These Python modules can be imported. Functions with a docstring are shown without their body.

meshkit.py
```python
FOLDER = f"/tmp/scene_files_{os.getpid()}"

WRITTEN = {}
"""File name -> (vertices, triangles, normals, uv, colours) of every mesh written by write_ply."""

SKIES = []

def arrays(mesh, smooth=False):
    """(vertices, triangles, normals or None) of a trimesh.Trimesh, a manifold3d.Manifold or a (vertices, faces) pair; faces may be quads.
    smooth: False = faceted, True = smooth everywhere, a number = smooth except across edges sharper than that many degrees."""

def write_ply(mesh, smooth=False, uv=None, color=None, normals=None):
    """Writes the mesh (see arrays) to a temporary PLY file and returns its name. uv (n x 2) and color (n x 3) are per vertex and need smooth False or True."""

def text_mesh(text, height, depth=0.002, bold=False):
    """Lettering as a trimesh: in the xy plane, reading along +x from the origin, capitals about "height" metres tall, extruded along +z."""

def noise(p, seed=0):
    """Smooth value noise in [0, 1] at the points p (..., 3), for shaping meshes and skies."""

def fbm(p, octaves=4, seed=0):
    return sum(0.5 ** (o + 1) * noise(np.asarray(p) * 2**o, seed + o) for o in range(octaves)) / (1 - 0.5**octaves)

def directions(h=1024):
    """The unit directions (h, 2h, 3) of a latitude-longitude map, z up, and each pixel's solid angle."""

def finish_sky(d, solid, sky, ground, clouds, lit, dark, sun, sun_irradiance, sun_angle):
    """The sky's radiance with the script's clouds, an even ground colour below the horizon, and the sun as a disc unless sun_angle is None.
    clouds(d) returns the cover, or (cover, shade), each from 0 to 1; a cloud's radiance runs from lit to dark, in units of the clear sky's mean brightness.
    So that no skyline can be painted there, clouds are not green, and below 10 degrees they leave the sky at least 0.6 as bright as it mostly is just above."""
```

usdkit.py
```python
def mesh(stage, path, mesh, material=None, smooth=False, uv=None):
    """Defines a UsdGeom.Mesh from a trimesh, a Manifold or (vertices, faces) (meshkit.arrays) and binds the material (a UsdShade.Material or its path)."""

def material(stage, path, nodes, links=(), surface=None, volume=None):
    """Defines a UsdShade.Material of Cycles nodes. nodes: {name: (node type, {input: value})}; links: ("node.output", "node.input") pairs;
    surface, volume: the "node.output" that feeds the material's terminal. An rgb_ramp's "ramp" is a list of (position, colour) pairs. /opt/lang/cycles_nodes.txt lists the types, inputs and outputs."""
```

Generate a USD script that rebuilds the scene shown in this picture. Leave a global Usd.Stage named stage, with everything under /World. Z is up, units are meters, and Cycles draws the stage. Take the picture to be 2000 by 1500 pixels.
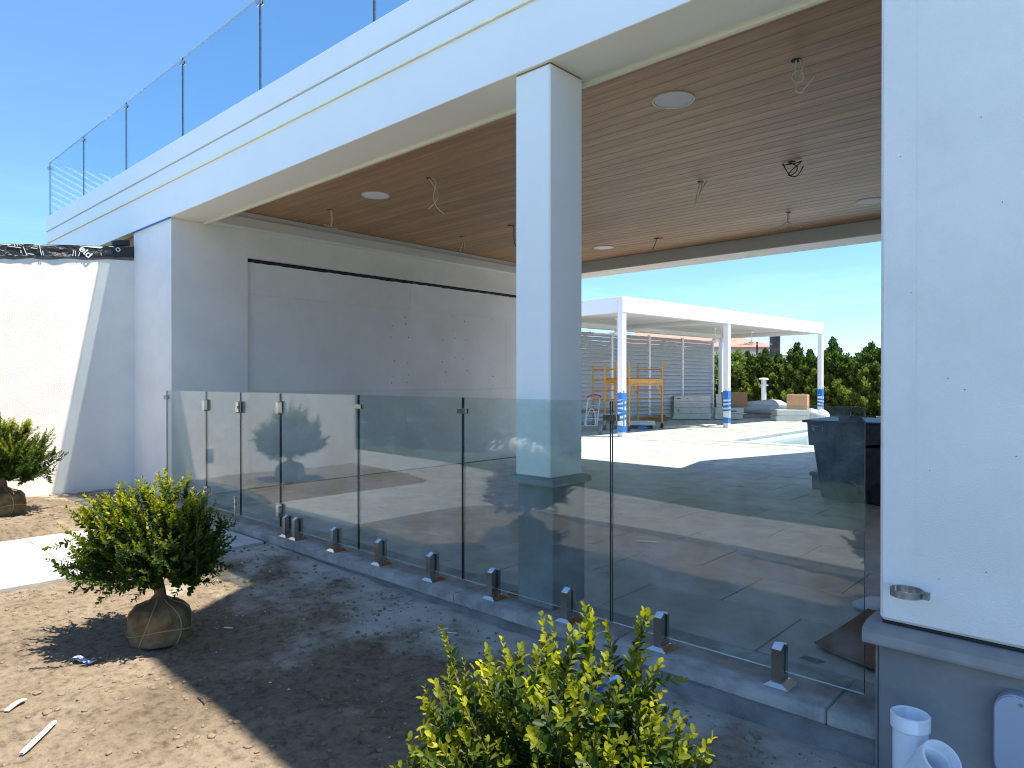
import math, random
import numpy as np, trimesh, usdkit, meshkit
from pxr import Usd, UsdGeom, UsdLux, UsdShade, Gf, Sdf, Vt
from shapely.geometry import Polygon, box as sbox, LineString
from shapely.ops import unary_union
from shapely import affinity

stage = Usd.Stage.CreateInMemory()
UsdGeom.SetStageUpAxis(stage, UsdGeom.Tokens.z)
UsdGeom.SetStageMetersPerUnit(stage, 1.0)
UsdGeom.Xform.Define(stage, '/World')
UsdGeom.Scope.Define(stage, '/World/Looks')

# ------------------------------------------------------------------ camera
YAW, PITCH, EYE = .7464, -.0043, 1.30
cam = UsdGeom.Camera.Define(stage, '/World/camera')
fw = np.array([-math.sin(YAW) * math.cos(PITCH), math.cos(YAW) * math.cos(PITCH), math.sin(PITCH)])
rt = np.array([math.cos(YAW), math.sin(YAW), 0.0])
up = np.cross(rt, fw)
cam.AddTransformOp().Set(Gf.Matrix4d(*rt, 0, *up, 0, *(-fw), 0, 0, 0, EYE, 1))
cam.CreateHorizontalApertureAttr(36.0)
cam.CreateVerticalApertureAttr(27.0)
cam.CreateFocalLengthAttr(36.0 * 1334.5 / 2000)
cam.CreateClippingRangeAttr(Gf.Vec2f(0.05, 2000))
cam.GetPrim().CreateAttribute('exposure', Sdf.ValueTypeNames.Float).Set(2.24)

# ------------------------------------------------------------------ sky and sun
SUN = np.array([.27, .18, 1.0]); SUN /= np.linalg.norm(SUN)
SKY = dict(sky_type='single_scattering', sun_disc=False, sun_elevation=float(math.asin(SUN[2])),
           sun_rotation=float(math.atan2(SUN[0], SUN[1])), altitude=0.0, air_density=0.35, aerosol_density=0.1, ozone_density=3.0)
sky_mat = usdkit.material(stage, '/World/Looks/sky', {
    'sky': ('sky_texture', SKY),
    'tc': ('texture_coordinate', {}),
    'map': ('mapping', {'scale': (1.6, 1.6, 9.0)}),
    'n': ('noise_texture', {'scale': 2.2, 'detail': 6.0, 'roughness': .6, 'distortion': .6}),
    'r': ('rgb_ramp', {'ramp': [(0, (0, 0, 0)), (.47, (0, 0, 0)), (.72, (.5, .5, .5)), (1, (.7, .7, .7))]}),
    'sep': ('separate_xyz', {}),
    'low': ('map_range', {'from_min': .42, 'from_max': .08, 'to_min': 0.0, 'to_max': 1.0, 'clamp': True}),
    'f': ('math', {'math_type': 'multiply'}),
    'gain': ('mix', {'mix_type': 'multiply', 'fac': 1.0, 'color2': (1.5, 1.35, 1.2)}),
    'mix': ('mix', {'mix_type': 'mix'}),
    'gam': ('gamma', {'gamma': .62}), 'sat': ('hsv', {'saturation': 1.39}), 'bg': ('background_shader', {'strength': .15})},
    [('tc.generated', 'map.vector'), ('map.vector', 'n.vector'), ('n.fac', 'r.fac'), ('tc.generated', 'sep.vector'), ('sep.z', 'low.value'),
     ('r.color', 'f.value1'), ('low.result', 'f.value2'), ('f.value', 'mix.fac'), ('sky.color', 'gam.color'), ('gam.color', 'sat.color'), ('sat.color', 'gain.color1'),
     ('sat.color', 'mix.color1'), ('gain.color', 'mix.color2'), ('mix.color', 'bg.color')], surface='bg.background')
dome = UsdLux.DomeLight.Define(stage, '/World/sky')
UsdShade.MaterialBindingAPI.Apply(dome.GetPrim()).Bind(sky_mat)
dome.GetPrim().SetCustomDataByKey('kind', 'structure')
sun = UsdLux.DistantLight.Define(stage, '/World/sun')
sun.CreateNormalizeAttr(True); sun.CreateIntensityAttr(0.60); sun.CreateAngleAttr(0.5); sun.CreateColorAttr(Gf.Vec3f(1.0, .95, .86))
zl = SUN; xl = np.cross([0, 0, 1], zl); xl /= np.linalg.norm(xl); yl = np.cross(zl, xl)
sun.AddTransformOp().Set(Gf.Matrix4d(*xl, 0, *yl, 0, *zl, 0, 0, 0, 30, 1))

# ------------------------------------------------------------------ helpers
_names = {}
def path_for(name, parent=None):
    base = '/World' if parent is None else str(parent.GetPath() if hasattr(parent, 'GetPath') else parent)
    k = (base, name); n = _names.get(k, 0); _names[k] = n + 1
    return f'{base}/{name}' if n == 0 else f'{base}/{name}_{n:03d}'
def tag(p, label=None, cat=None, group=None, kind=None):
    p = p.GetPrim() if hasattr(p, 'GetPrim') else p
    for k, v in (('label', label), ('category', cat), ('group', group), ('kind', kind)):
        if v: p.SetCustomDataByKey(k, v)
    return p
def thing(name, label, cat, loc=(0, 0, 0), rotz=0, group=None, parent=None):
    x = UsdGeom.Xform.Define(stage, path_for(name, parent))
    x.AddTranslateOp().Set(Gf.Vec3d(*map(float, loc))); x.AddRotateZOp().Set(float(rotz))
    return tag(x, label, cat, group)
def part(parent, name, mesh, m, label=None, kind=None, smooth=False):
    return tag(usdkit.mesh(stage, path_for(name, parent), mesh, m, smooth=smooth), label, None, None, kind)
def solo(name, mesh, m, label, cat, group=None, kind=None, smooth=False):
    return tag(usdkit.mesh(stage, path_for(name), mesh, m, smooth=smooth), label, cat, group, kind)
def struct(name, mesh, m, smooth=False):
    return tag(usdkit.mesh(stage, path_for(name), mesh, m, smooth=smooth), kind='structure')
def struct_group(name):
    return tag(UsdGeom.Xform.Define(stage, path_for(name)), kind='structure')
def dup(root, loc, rotz, label, group=None, scale=None):
    x = UsdGeom.Xform.Define(stage, path_for(root.GetName().rsplit('_0', 1)[0]))
    x.AddTranslateOp().Set(Gf.Vec3d(*map(float, loc))); x.AddRotateZOp().Set(float(rotz))
    p = x.GetPrim()
    p.GetReferences().AddInternalReference(root.GetPath()); p.SetInstanceable(True)
    if scale: x.AddScaleOp().Set(Gf.Vec3f(*scale))
    return tag(p, label, root.GetCustomDataByKey('category'), group or root.GetCustomDataByKey('group'))

cat = trimesh.util.concatenate
def box(x0, x1, y0, y1, z0, z1, b=0.0):
    if b <= 0:
        m = trimesh.creation.box((x1 - x0, y1 - y0, z1 - z0)); m.apply_translation(((x0 + x1) / 2, (y0 + y1) / 2, (z0 + z1) / 2)); return m
    p = []
    for x, sx in ((x0, 1), (x1, -1)):
        for y, sy in ((y0, 1), (y1, -1)):
            for z, sz in ((z0, 1), (z1, -1)):
                p += [(x + sx * b, y + sy * b, z), (x + sx * b, y, z + sz * b), (x, y + sy * b, z + sz * b)]
    return trimesh.convex.convex_hull(np.array(p))
def hull(p): return trimesh.convex.convex_hull(np.array(p, float))
def cyl(p, q, r, n=12, r2=None):
    p, q = np.array(p, float), np.array(q, float); d = q - p; L = np.linalg.norm(d)
    r2 = r if r2 is None else r2
    t = np.linspace(0, 2 * np.pi, n, endpoint=False)
    v = np.concatenate([np.c_[r * np.cos(t), r * np.sin(t), 0 * t], np.c_[r2 * np.cos(t), r2 * np.sin(t), 0 * t + L], [[0, 0, 0], [0, 0, L]]])
    f = []
    for i in range(n):
        j = (i + 1) % n
        f += [(i, j, n + j), (i, n + j, n + i), (2 * n, j, i), (2 * n + 1, n + i, n + j)]
    m = trimesh.Trimesh(v, f, process=False)
    m.apply_transform(trimesh.geometry.align_vectors([0, 0, 1], d / L)); m.apply_translation(p); return m
def tube(pts, r, n=8):
    pts = np.array(pts, float); rr = np.broadcast_to(np.asarray(r, float), (len(pts),))
    T = np.gradient(pts, axis=0); T /= np.linalg.norm(T, axis=1, keepdims=True)
    a = np.array([0, 0, 1.0]) if abs(T[0][2]) < .9 else np.array([1.0, 0, 0])
    N = np.cross(T[0], a); N /= np.linalg.norm(N); ring = []
    for i in range(len(pts)):
        N = N - T[i] * (N @ T[i]); N /= np.linalg.norm(N); B = np.cross(T[i], N)
        t = np.linspace(0, 2 * np.pi, n, endpoint=False)
        ring.append(pts[i] + rr[i] * (np.outer(np.cos(t), N) + np.outer(np.sin(t), B)))
    v = np.concatenate(ring + [pts[:1], pts[-1:]]); f = []; K = len(pts)
    for i in range(K - 1):
        for j in range(n):
            a0, a1 = i * n + j, i * n + (j + 1) % n
            f += [(a0, a1, a1 + n), (a0, a1 + n, a0 + n)]
    for j in range(n):
        f += [(K * n, (j + 1) % n, j), (K * n + 1, (K - 1) * n + j, (K - 1) * n + (j + 1) % n)]
    return trimesh.Trimesh(v, f, process=False)
def smooth_pts(p, n=24):
    p = np.array(p, float); t = np.linspace(0, len(p) - 1, n)
    from scipy.interpolate import CubicSpline
    return CubicSpline(np.arange(len(p)), p)(t)
def ext(poly, z0, z1):
    m = trimesh.creation.extrude_polygon(poly, z1 - z0, engine='earcut'); m.apply_translation((0, 0, z0)); return m
def ext_yz(poly, x0, x1):      # polygon in (y, z) extruded along x
    m = trimesh.creation.extrude_polygon(poly, x1 - x0, engine='earcut')
    v = m.vertices.copy(); m.vertices = np.c_[v[:, 2] + x0, v[:, 0], v[:, 1]]; return m
def ext_xz(poly, y0, y1):      # polygon in (x, z) extruded along y
    m = trimesh.creation.extrude_polygon(poly, y1 - y0, engine='earcut')
    v = m.vertices.copy(); m.vertices = np.c_[v[:, 0], y1 - v[:, 2], v[:, 1]]; return m
def lathe(prof, n=24):
    return trimesh.creation.revolve(np.array(prof, float), sections=n)
def xf(m, loc=(0, 0, 0), rz=0, rx=0, ry=0):
    m = m.copy()
    for a, ax in ((rx, [1, 0, 0]), (ry, [0, 1, 0]), (rz, [0, 0, 1])):
        if a: m.apply_transform(trimesh.transformations.rotation_matrix(math.radians(a), ax))
    m.apply_translation(loc); return m
def fbm(p, s, seed=0): return meshkit.fbm(np.asarray(p) * s, seed=seed) if hasattr(meshkit, 'fbm') else 0

# ------------------------------------------------------------------ materials
def mat(name, col, rough=.6, wavy=0.0, wscale=4.0, metal=0.0, var=.0, vscale=3.0, bump=0.0, bscale=60.0, spec=.5, stretch=(1, 1, 1), rnd=0.0, col2=None, detail=5.0, bdist=.01, lo=.35, hi=.65, coat=0.0):
    nodes = {'p': ('principled_bsdf', {'base_color': col, 'roughness': rough, 'metallic': metal, 'specular_ior_level': spec, 'coat_weight': coat}), 'g': ('geometry', {})}
    links = []
    nodes['m'] = ('mapping', {'scale': stretch}); links += [('g.position', 'm.vector')]
    last = None
    if var or col2 is not None:
        c2 = col2 if col2 is not None else tuple(c * (1 - var) for c in col)
        nodes['n'] = ('noise_texture', {'scale': vscale, 'detail': detail, 'roughness': .6})
        nodes['r'] = ('rgb_ramp', {'ramp': [(0, c2), (lo, c2), (hi, col), (1, col)]})
        links += [('m.vector', 'n.vector'), ('n.fac', 'r.fac')]; last = 'r.color'
    if rnd:
        nodes['oi'] = ('object_info', {}); nodes['mr'] = ('map_range', {'from_min': 0.0, 'from_max': 1.0, 'to_min': 1 - rnd, 'to_max': 1 + rnd})
        nodes['hs'] = ('hsv', {'color': col}); links += [('oi.random', 'mr.value'), ('mr.result', 'hs.value')]
        if last: links += [(last, 'hs.color')]
        last = 'hs.color'
    if last: links += [(last, 'p.base_color')]
    if bump:
        nodes['bn'] = ('noise_texture', {'scale': bscale, 'detail': 4.0, 'roughness': .6}); nodes['b'] = ('bump', {'strength': bump, 'distance': bdist})
        links += [('m.vector', 'bn.vector'), ('bn.fac', 'b.height'), ('b.normal', 'p.normal')]
    if wavy:      # hand-trowelled unevenness under the fine grain
        nodes['wn'] = ('noise_texture', {'scale': wscale, 'detail': 3.0, 'roughness': .5}); nodes['wb'] = ('bump', {'strength': wavy, 'distance': .05})
        links += [('m.vector', 'wn.vector'), ('wn.fac', 'wb.height')] + ([('wb.normal', 'b.normal')] if bump else [('wb.normal', 'p.normal')])
    return usdkit.material(stage, f'/World/Looks/{name}', nodes, links, surface='p.BSDF')

STUCCO = mat('stucco', (.86, .815, .745), .85, wavy=.11, wscale=5.0, var=.09, vscale=2.2, bump=.6, bscale=150, bdist=.007, spec=.25)
STUCCO_S = mat('stucco_smooth', (.86, .82, .75), .8, wavy=.15, wscale=4.0, var=.04, vscale=.8, bump=.12, bscale=220, bdist=.004, spec=.25)
FASCIA = mat('fascia_paint', (.86, .82, .75), .55, wavy=.12, wscale=2.5, var=.03, vscale=1.5, bump=.05, bscale=90, bdist=.004, spec=.35)
TRIM = mat('trim_paint', (.74, .73, .68), .5, var=.04, vscale=3, spec=.35)
CREAM = mat('cream_trim', (.78, .74, .60), .4, spec=.4)
FOAM = mat('foam_strip', (.95, .88, .62), .9, var=.1, vscale=12, bump=.3, bscale=80)  # yellow stands in for warm light on the thin fascia ledge
BOARD = mat('cement_board', (.86, .815, .75), .85, var=.10, vscale=1.6, bump=.10, bscale=120, bdist=.004, spec=.2, rnd=.03)
DARKGAP = mat('dark_gap', (.015, .015, .015), .8)
PLINTH = mat('plinth_render', (.27, .265, .245), .75, col2=(.20, .20, .19), vscale=3.5, bump=.25, bscale=110, bdist=.006, spec=.3)
PLINTHCAP = mat('plinth_cap', (.30, .295, .275), .65, col2=(.23, .23, .215), vscale=6, bump=.22, bscale=130, bdist=.005, spec=.35)
BLUETAPE = mat('blue_tape', (.02, .20, .62), .5, var=.25, vscale=40)
MEMBRANE = mat('membrane', (.018, .019, .02), .38, bump=.8, bscale=22, bdist=.03)
WHITEINK = mat('white_ink', (.75, .76, .78), .6)
OSB = mat('raw_wood', (.36, .20, .09), .8, col2=(.20, .10, .05), vscale=14)
CONCRETE = mat('concrete', (.25, .245, .235), .9, col2=(.15, .145, .135), vscale=5, bump=.5, bscale=70, bdist=.01)
KERB = mat('kerb_stone', (.40, .385, .35), .75, col2=(.22, .21, .19), vscale=8, bump=.6, bscale=170, bdist=.005, rnd=.06, detail=9)
PAVER = mat('paver_stone', (.47, .455, .42), .7, col2=(.36, .35, .325), vscale=9, bump=.25, bscale=240, bdist=.004, rnd=.07, detail=10)
TILE = mat('terrace_stone', (.53, .505, .45), .62, col2=(.36, .345, .31), vscale=3.2, bump=.25, bscale=180, bdist=.004, rnd=.10, detail=9)
MORTAR = mat('mortar', (.11, .108, .10), .9)
STEEL = mat('brushed_steel', (.58, .55, .51), .20, metal=1.0, var=.12, vscale=30, stretch=(8, 8, 1))
CHROME = mat('polished_steel', (.72, .72, .72), .12, metal=1.0)
GALV = mat('galvanised_steel', (.36, .37, .37), .42, metal=.85, var=.35, vscale=45)
RUBBER = mat('rubber', (.02, .02, .02), .75)
PVC = mat('white_pvc', (.80, .82, .84), .3, var=.03, vscale=5, coat=.15)
GREYPVC = mat('grey_pvc', (.36, .39, .44), .38, var=.04, vscale=6)
BLACKPL = mat('black_plastic', (.022, .024, .027), .45, col2=(.045, .047, .05), vscale=22, bump=.15, bscale=60)
PERG = mat('pergola_white', (.80, .80, .80), .35, spec=.45)
PERGU = mat('pergola_slat', (.72, .71, .69), .4, spec=.4)
LOUV = mat('louver_grey', (.44, .455, .475), .42, var=.05, vscale=2, spec=.5)
YELLOW = mat('scaffold_yellow', (.62, .30, .015), .45, col2=(.48, .22, .02), vscale=9)
CARD = mat('cardboard', (.46, .28, .15), .85, var=.1, vscale=6, bump=.1, bscale=40)
CARDW = mat('printed_carton', (.55, .55, .53), .6, var=.12, vscale=5)
DARKCARD = mat('weathered_cardboard', (.21, .115, .065), .9, col2=(.16, .09, .055), vscale=5, bump=.2, bscale=30)
WRAP = mat('plastic_wrap', (.40, .42, .43), .25, col2=(.30, .31, .32), vscale=5, bump=.7, bscale=16, bdist=.03)
WOOD = mat('lumber', (.30, .17, .085), .8, col2=(.20, .11, .06), vscale=8, stretch=(6, 1, 6))
PALEWOOD = mat('pale_boards', (.66, .62, .53), .75, var=.12, vscale=6)
ALU = mat('aluminium', (.62, .64, .64), .35, metal=.9)
REDROOF = mat('red_roof', (.55, .20, .15), .8, var=.2, vscale=3)
GREYROOF = mat('grey_shingle', (.10, .10, .105), .9, var=.3, vscale=4, bump=.3, bscale=14)
SIDING = mat('pale_siding', (.55, .53, .5), .8)
CHIM = None
ROPE = mat('jute_rope', (.40, .29, .16), .9, bump=.6, bscale=300)
BARK = mat('bark', (.16, .115, .07), .9, var=.4, vscale=40, bump=.6, bscale=90)
STEM = mat('green_stem', (.14, .13, .04), .7)
BURLAP = usdkit.material(stage, '/World/Looks/burlap', {
    'g': ('texture_coordinate', {}), 'n': ('noise_texture', {'scale': 14.0, 'detail': 6.0}),
    'w1': ('wave_texture', {'scale': 95.0, 'distortion': 2.0, 'detail': 2.0}) if False else ('noise_texture', {'scale': 260.0, 'detail': 2.0}),
    'r': ('rgb_ramp', {'ramp': [(.3, (.12, .078, .038)), (.7, (.27, .19, .10))]}),
    'b': ('bump', {'strength': .6, 'distance': .006}), 'p': ('principled_bsdf', {'roughness': .95, 'specular_ior_level': .1})},
    [('g.object', 'n.vector'), ('g.object', 'w1.vector'), ('n.fac', 'r.fac'), ('r.color', 'p.base_color'), ('w1.fac', 'b.height'), ('b.normal', 'p.normal')], surface='p.BSDF')
WIRE = mat('white_cable', (.70, .66, .55), .5)
DARKWIRE = mat('dark_cable', (.04, .03, .025), .6)
DISC = mat('speaker_grille', (.74, .74, .74), .7)
CLOTH = mat('white_cloth', (.70, .71, .72), .9, bump=.6, bscale=25, bdist=.02)
PLANKM = usdkit.material(stage, '/World/Looks/ceiling_wood', {
    'g': ('geometry', {}), 'oi': ('object_info', {}),
    'off': ('combine_xyz', {}), 'k': ('math', {'math_type': 'multiply', 'value2': 37.0}), 'add': ('mix', {'mix_type': 'add', 'fac': 1.0}),
    'm': ('mapping', {'scale': (.55, 9.0, 9.0)}), 'm2': ('mapping', {'scale': (2.2, 60.0, 60.0)}),
    'n': ('noise_texture', {'scale': 2.0, 'detail': 6.0, 'roughness': .6, 'distortion': 1.2}),
    'n2': ('noise_texture', {'scale': 2.0, 'detail': 4.0, 'roughness': .6}),
    'r': ('rgb_ramp', {'ramp': [(.25, (.27, .135, .056)), (.5, (.40, .22, .10)), (.75, (.50, .295, .15))]}),
    'r2': ('rgb_ramp', {'ramp': [(.3, (.72, .72, .72)), (.6, (1, 1, 1))]}),
    'mul': ('mix', {'mix_type': 'multiply', 'fac': .8}), 'mr': ('map_range', {'to_min': .86, 'to_max': 1.14}), 'hs': ('hsv', {}),
    'b': ('bump', {'strength': .15, 'distance': .002}), 'p': ('principled_bsdf', {'roughness': .42, 'specular_ior_level': .4})},
    [('oi.random', 'k.value1'), ('k.value', 'off.x'), ('g.position', 'add.color1'), ('off.vector', 'add.color2'), ('add.color', 'm.vector'), ('add.color', 'm2.vector'),
     ('m.vector', 'n.vector'), ('m2.vector', 'n2.vector'), ('n.fac', 'r.fac'), ('n2.fac', 'r2.fac'), ('r.color', 'mul.color1'), ('r2.color', 'mul.color2'),
     ('oi.random', 'mr.value'), ('mr.result', 'hs.value'), ('mul.color', 'hs.color'), ('hs.color', 'p.base_color'), ('n2.fac', 'b.height'), ('b.normal', 'p.normal')], surface='p.BSDF')

def glass_mat(name, tint, extra=None):
    nodes = {'g': ('geometry', {}), 'ior': ('mix_float', {'a': 1.52, 'b': 1 / 1.52, 'use_clamp': False}), 'f': ('fresnel', {}), 't': ('transparent_bsdf', {'color': tint}),
             'r': ('glossy_bsdf', {'color': (1, 1, 1), 'roughness': 0.0, 'distribution': 'ggx'}), 'm': ('mix_closure', {})}
    links = [('g.backfacing', 'ior.fac'), ('ior.result', 'f.IOR'), ('f.fac', 'm.fac'), ('t.BSDF', 'm.closure1'), ('r.BSDF', 'm.closure2')]
    out = 'm.closure'
    if extra == 'dust':
        nodes.update({'dn': ('noise_texture', {'scale': 2.5, 'detail': 8.0, 'roughness': .7}), 'dr': ('map_range', {'from_min': .45, 'from_max': .85, 'to_min': .0, 'to_max': .08, 'clamp': True}),
                      'dd': ('diffuse_bsdf', {'color': (.7, .7, .68)}), 'dm': ('mix_closure', {})})
        links += [('g.position', 'dn.vector'), ('dn.fac', 'dr.value'), ('dr.result', 'dm.fac'), ('m.closure', 'dm.closure1'), ('dd.BSDF', 'dm.closure2')]; out = 'dm.closure'
    if extra == 'film':  # mirrored roof tiles painted into the pane as pale wavy bands
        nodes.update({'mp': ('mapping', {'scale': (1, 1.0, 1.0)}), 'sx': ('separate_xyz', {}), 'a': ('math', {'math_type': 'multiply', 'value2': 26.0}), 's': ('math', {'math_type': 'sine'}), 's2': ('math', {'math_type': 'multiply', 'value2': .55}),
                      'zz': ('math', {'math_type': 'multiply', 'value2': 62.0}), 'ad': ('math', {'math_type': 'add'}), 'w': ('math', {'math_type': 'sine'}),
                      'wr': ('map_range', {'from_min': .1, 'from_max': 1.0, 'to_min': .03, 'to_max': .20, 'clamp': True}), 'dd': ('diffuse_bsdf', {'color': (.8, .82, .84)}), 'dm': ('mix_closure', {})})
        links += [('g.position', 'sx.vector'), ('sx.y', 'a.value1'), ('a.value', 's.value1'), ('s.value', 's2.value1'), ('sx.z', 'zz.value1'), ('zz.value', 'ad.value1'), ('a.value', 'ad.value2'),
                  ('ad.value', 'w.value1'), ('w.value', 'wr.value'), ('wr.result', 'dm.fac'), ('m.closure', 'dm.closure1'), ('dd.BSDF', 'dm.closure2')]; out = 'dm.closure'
    return usdkit.material(stage, f'/World/Looks/{name}', nodes, links, surface=out)
GLASS = glass_mat('fence_glass', (.895, .945, .93), 'dust')
GLASSUP = glass_mat('railing_glass', (.84, .915, .93))
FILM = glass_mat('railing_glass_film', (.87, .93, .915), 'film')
GEDGE = mat('glass_edge', (.012, .035, .032), .08, spec=.8)
GEDGEB = mat('glass_edge_bottom', (.45, .62, .60), .15, spec=.8)

SOIL = usdkit.material(stage, '/World/Looks/soil', {
    'g': ('geometry', {}),
    'n1': ('noise_texture', {'scale': 1.3, 'detail': 8.0, 'roughness': .65}), 'n2': ('noise_texture', {'scale': 22.0, 'detail': 8.0, 'roughness': .7}), 'n3': ('noise_texture', {'scale': 2.6, 'detail': 6.0, 'roughness': .6, 'w': 3.0}),
    'r1': ('rgb_ramp', {'ramp': [(.30, (.15, .112, .075)), (.5, (.24, .182, .122)), (.7, (.30, .235, .165))]}),
    'r2': ('rgb_ramp', {'ramp': [(.32, (.42, .42, .42)), (.5, (.95, .95, .95)), (.72, (1.25, 1.25, 1.25))]}),
    'mul': ('mix', {'mix_type': 'multiply', 'fac': 1.0}),
    # pale cement dust lies along the kerb
    'sx': ('separate_xyz', {}), 'ky': ('map_range', {'from_min': 1.1, 'from_max': 2.8, 'to_min': -.22, 'to_max': .26, 'clamp': True}),
    'ad': ('math', {'math_type': 'add'}), 'dr': ('map_range', {'from_min': .54, 'from_max': .80, 'to_min': 0.0, 'to_max': .8, 'clamp': True}),
    'mx': ('mix', {'mix_type': 'mix', 'color2': (.54, .505, .44)}),
    'bn': ('noise_texture', {'scale': 55.0, 'detail': 8.0, 'roughness': .75}), 'b': ('bump', {'strength': .9, 'distance': .018}),
    'p': ('principled_bsdf', {'roughness': .95, 'specular_ior_level': .12})},
    [('g.position', 'n1.vector'), ('g.position', 'n2.vector'), ('g.position', 'n3.vector'), ('g.position', 'bn.vector'), ('n1.fac', 'r1.fac'), ('n2.fac', 'r2.fac'),
     ('r1.color', 'mul.color1'), ('r2.color', 'mul.color2'), ('g.position', 'sx.vector'), ('sx.y', 'ky.value'), ('n3.fac', 'ad.value1'), ('ky.result', 'ad.value2'), ('ad.value', 'dr.value'),
     ('dr.result', 'mx.fac'), ('mul.color', 'mx.color1'), ('mx.color', 'p.base_color'), ('bn.fac', 'b.height'), ('b.normal', 'p.normal')], surface='p.BSDF')
GRASS = mat('lawn_grass', (.06, .105, .03), .9, col2=(.035, .065, .018), vscale=9, bump=.9, bscale=60, bdist=.03)
EARTH = mat('far_ground', (.10, .12, .05), .95, col2=(.16, .13, .08), vscale=.4)
WATER = usdkit.material(stage, '/World/Looks/pool_water', {
    'g': ('geometry', {}), 'n': ('noise_texture', {'scale': 3.5, 'detail': 2.0}), 'b': ('bump', {'strength': .12, 'distance': .02}),
    'p': ('principled_bsdf', {'base_color': (.30, .42, .46), 'roughness': .08, 'specular_ior_level': .5})},
    [('g.position', 'n.vector'), ('n.fac', 'b.height'), ('b.normal', 'p.normal')], surface='p.BSDF')
TERRFAR = usdkit.material(stage, '/World/Looks/terrace_far', {
    'g': ('geometry', {}), 'br': ('brick_texture', {'color1': (.50, .475, .42), 'color2': (.42, .40, .355), 'mortar': (.25, .24, .21), 'scale': 1.0, 'mortar_size': .006, 'brick_width': .94, 'row_height': .61}),
    'n': ('noise_texture', {'scale': 3.0, 'detail': 8.0}), 'r': ('rgb_ramp', {'ramp': [(.35, (.66, .66, .66)), (.6, (1, 1, 1))]}), 'mul': ('mix', {'mix_type': 'multiply', 'fac': 1.0}),
    'p': ('principled_bsdf', {'roughness': .65, 'specular_ior_level': .3})},
    [('g.position', 'br.vector'), ('g.position', 'n.vector'), ('n.fac', 'r.fac'), ('br.color', 'mul.color1'), ('r.color', 'mul.color2'), ('mul.color', 'p.base_color')], surface='p.BSDF')

def leaf_mat(name, dark, light, tip, trans=.35, rough=.5):
    return usdkit.material(stage, f'/World/Looks/{name}', {
        'g': ('geometry', {}), 'a': ('attribute', {'attribute': 'tint'}),
        'r': ('rgb_ramp', {'ramp': [(0, dark), (1, light)]}), 'mx': ('mix', {'mix_type': 'mix', 'color2': tip}),
        'p': ('principled_bsdf', {'roughness': rough, 'specular_ior_level': .3}), 'hs': ('hsv', {'value': 1.5, 'saturation': 1.05}), 't': ('translucent_bsdf', {}), 'm': ('mix_closure', {'fac': trans})},
        [('g.random_per_island', 'r.fac'), ('a.fac', 'mx.fac'), ('r.color', 'mx.color1'), ('mx.color', 'p.base_color'), ('mx.color', 'hs.color'), ('hs.color', 't.color'), ('p.BSDF', 'm.closure1'), ('t.BSDF', 'm.closure2')], surface='m.closure')
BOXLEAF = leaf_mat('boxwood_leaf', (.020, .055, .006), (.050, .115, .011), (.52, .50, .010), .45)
CEDAR = leaf_mat('cedar_leaf', (.05, .095, .018), (.11, .18, .032), (.24, .29, .05), .42, .6)
BROAD = leaf_mat('broad_leaf', (.08, .13, .025), (.16, .23, .045), (.28, .33, .07), .42, .5)
HEDGEL = leaf_mat('hedge_leaf', (.018, .034, .012), (.045, .075, .022), (.10, .12, .04), .2, .5)

# ================================================================== GROUND
struct('ground', box(-220, 220, -160, 260, -.62, -.50), EARTH)
rng = np.random.default_rng(4)

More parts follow.
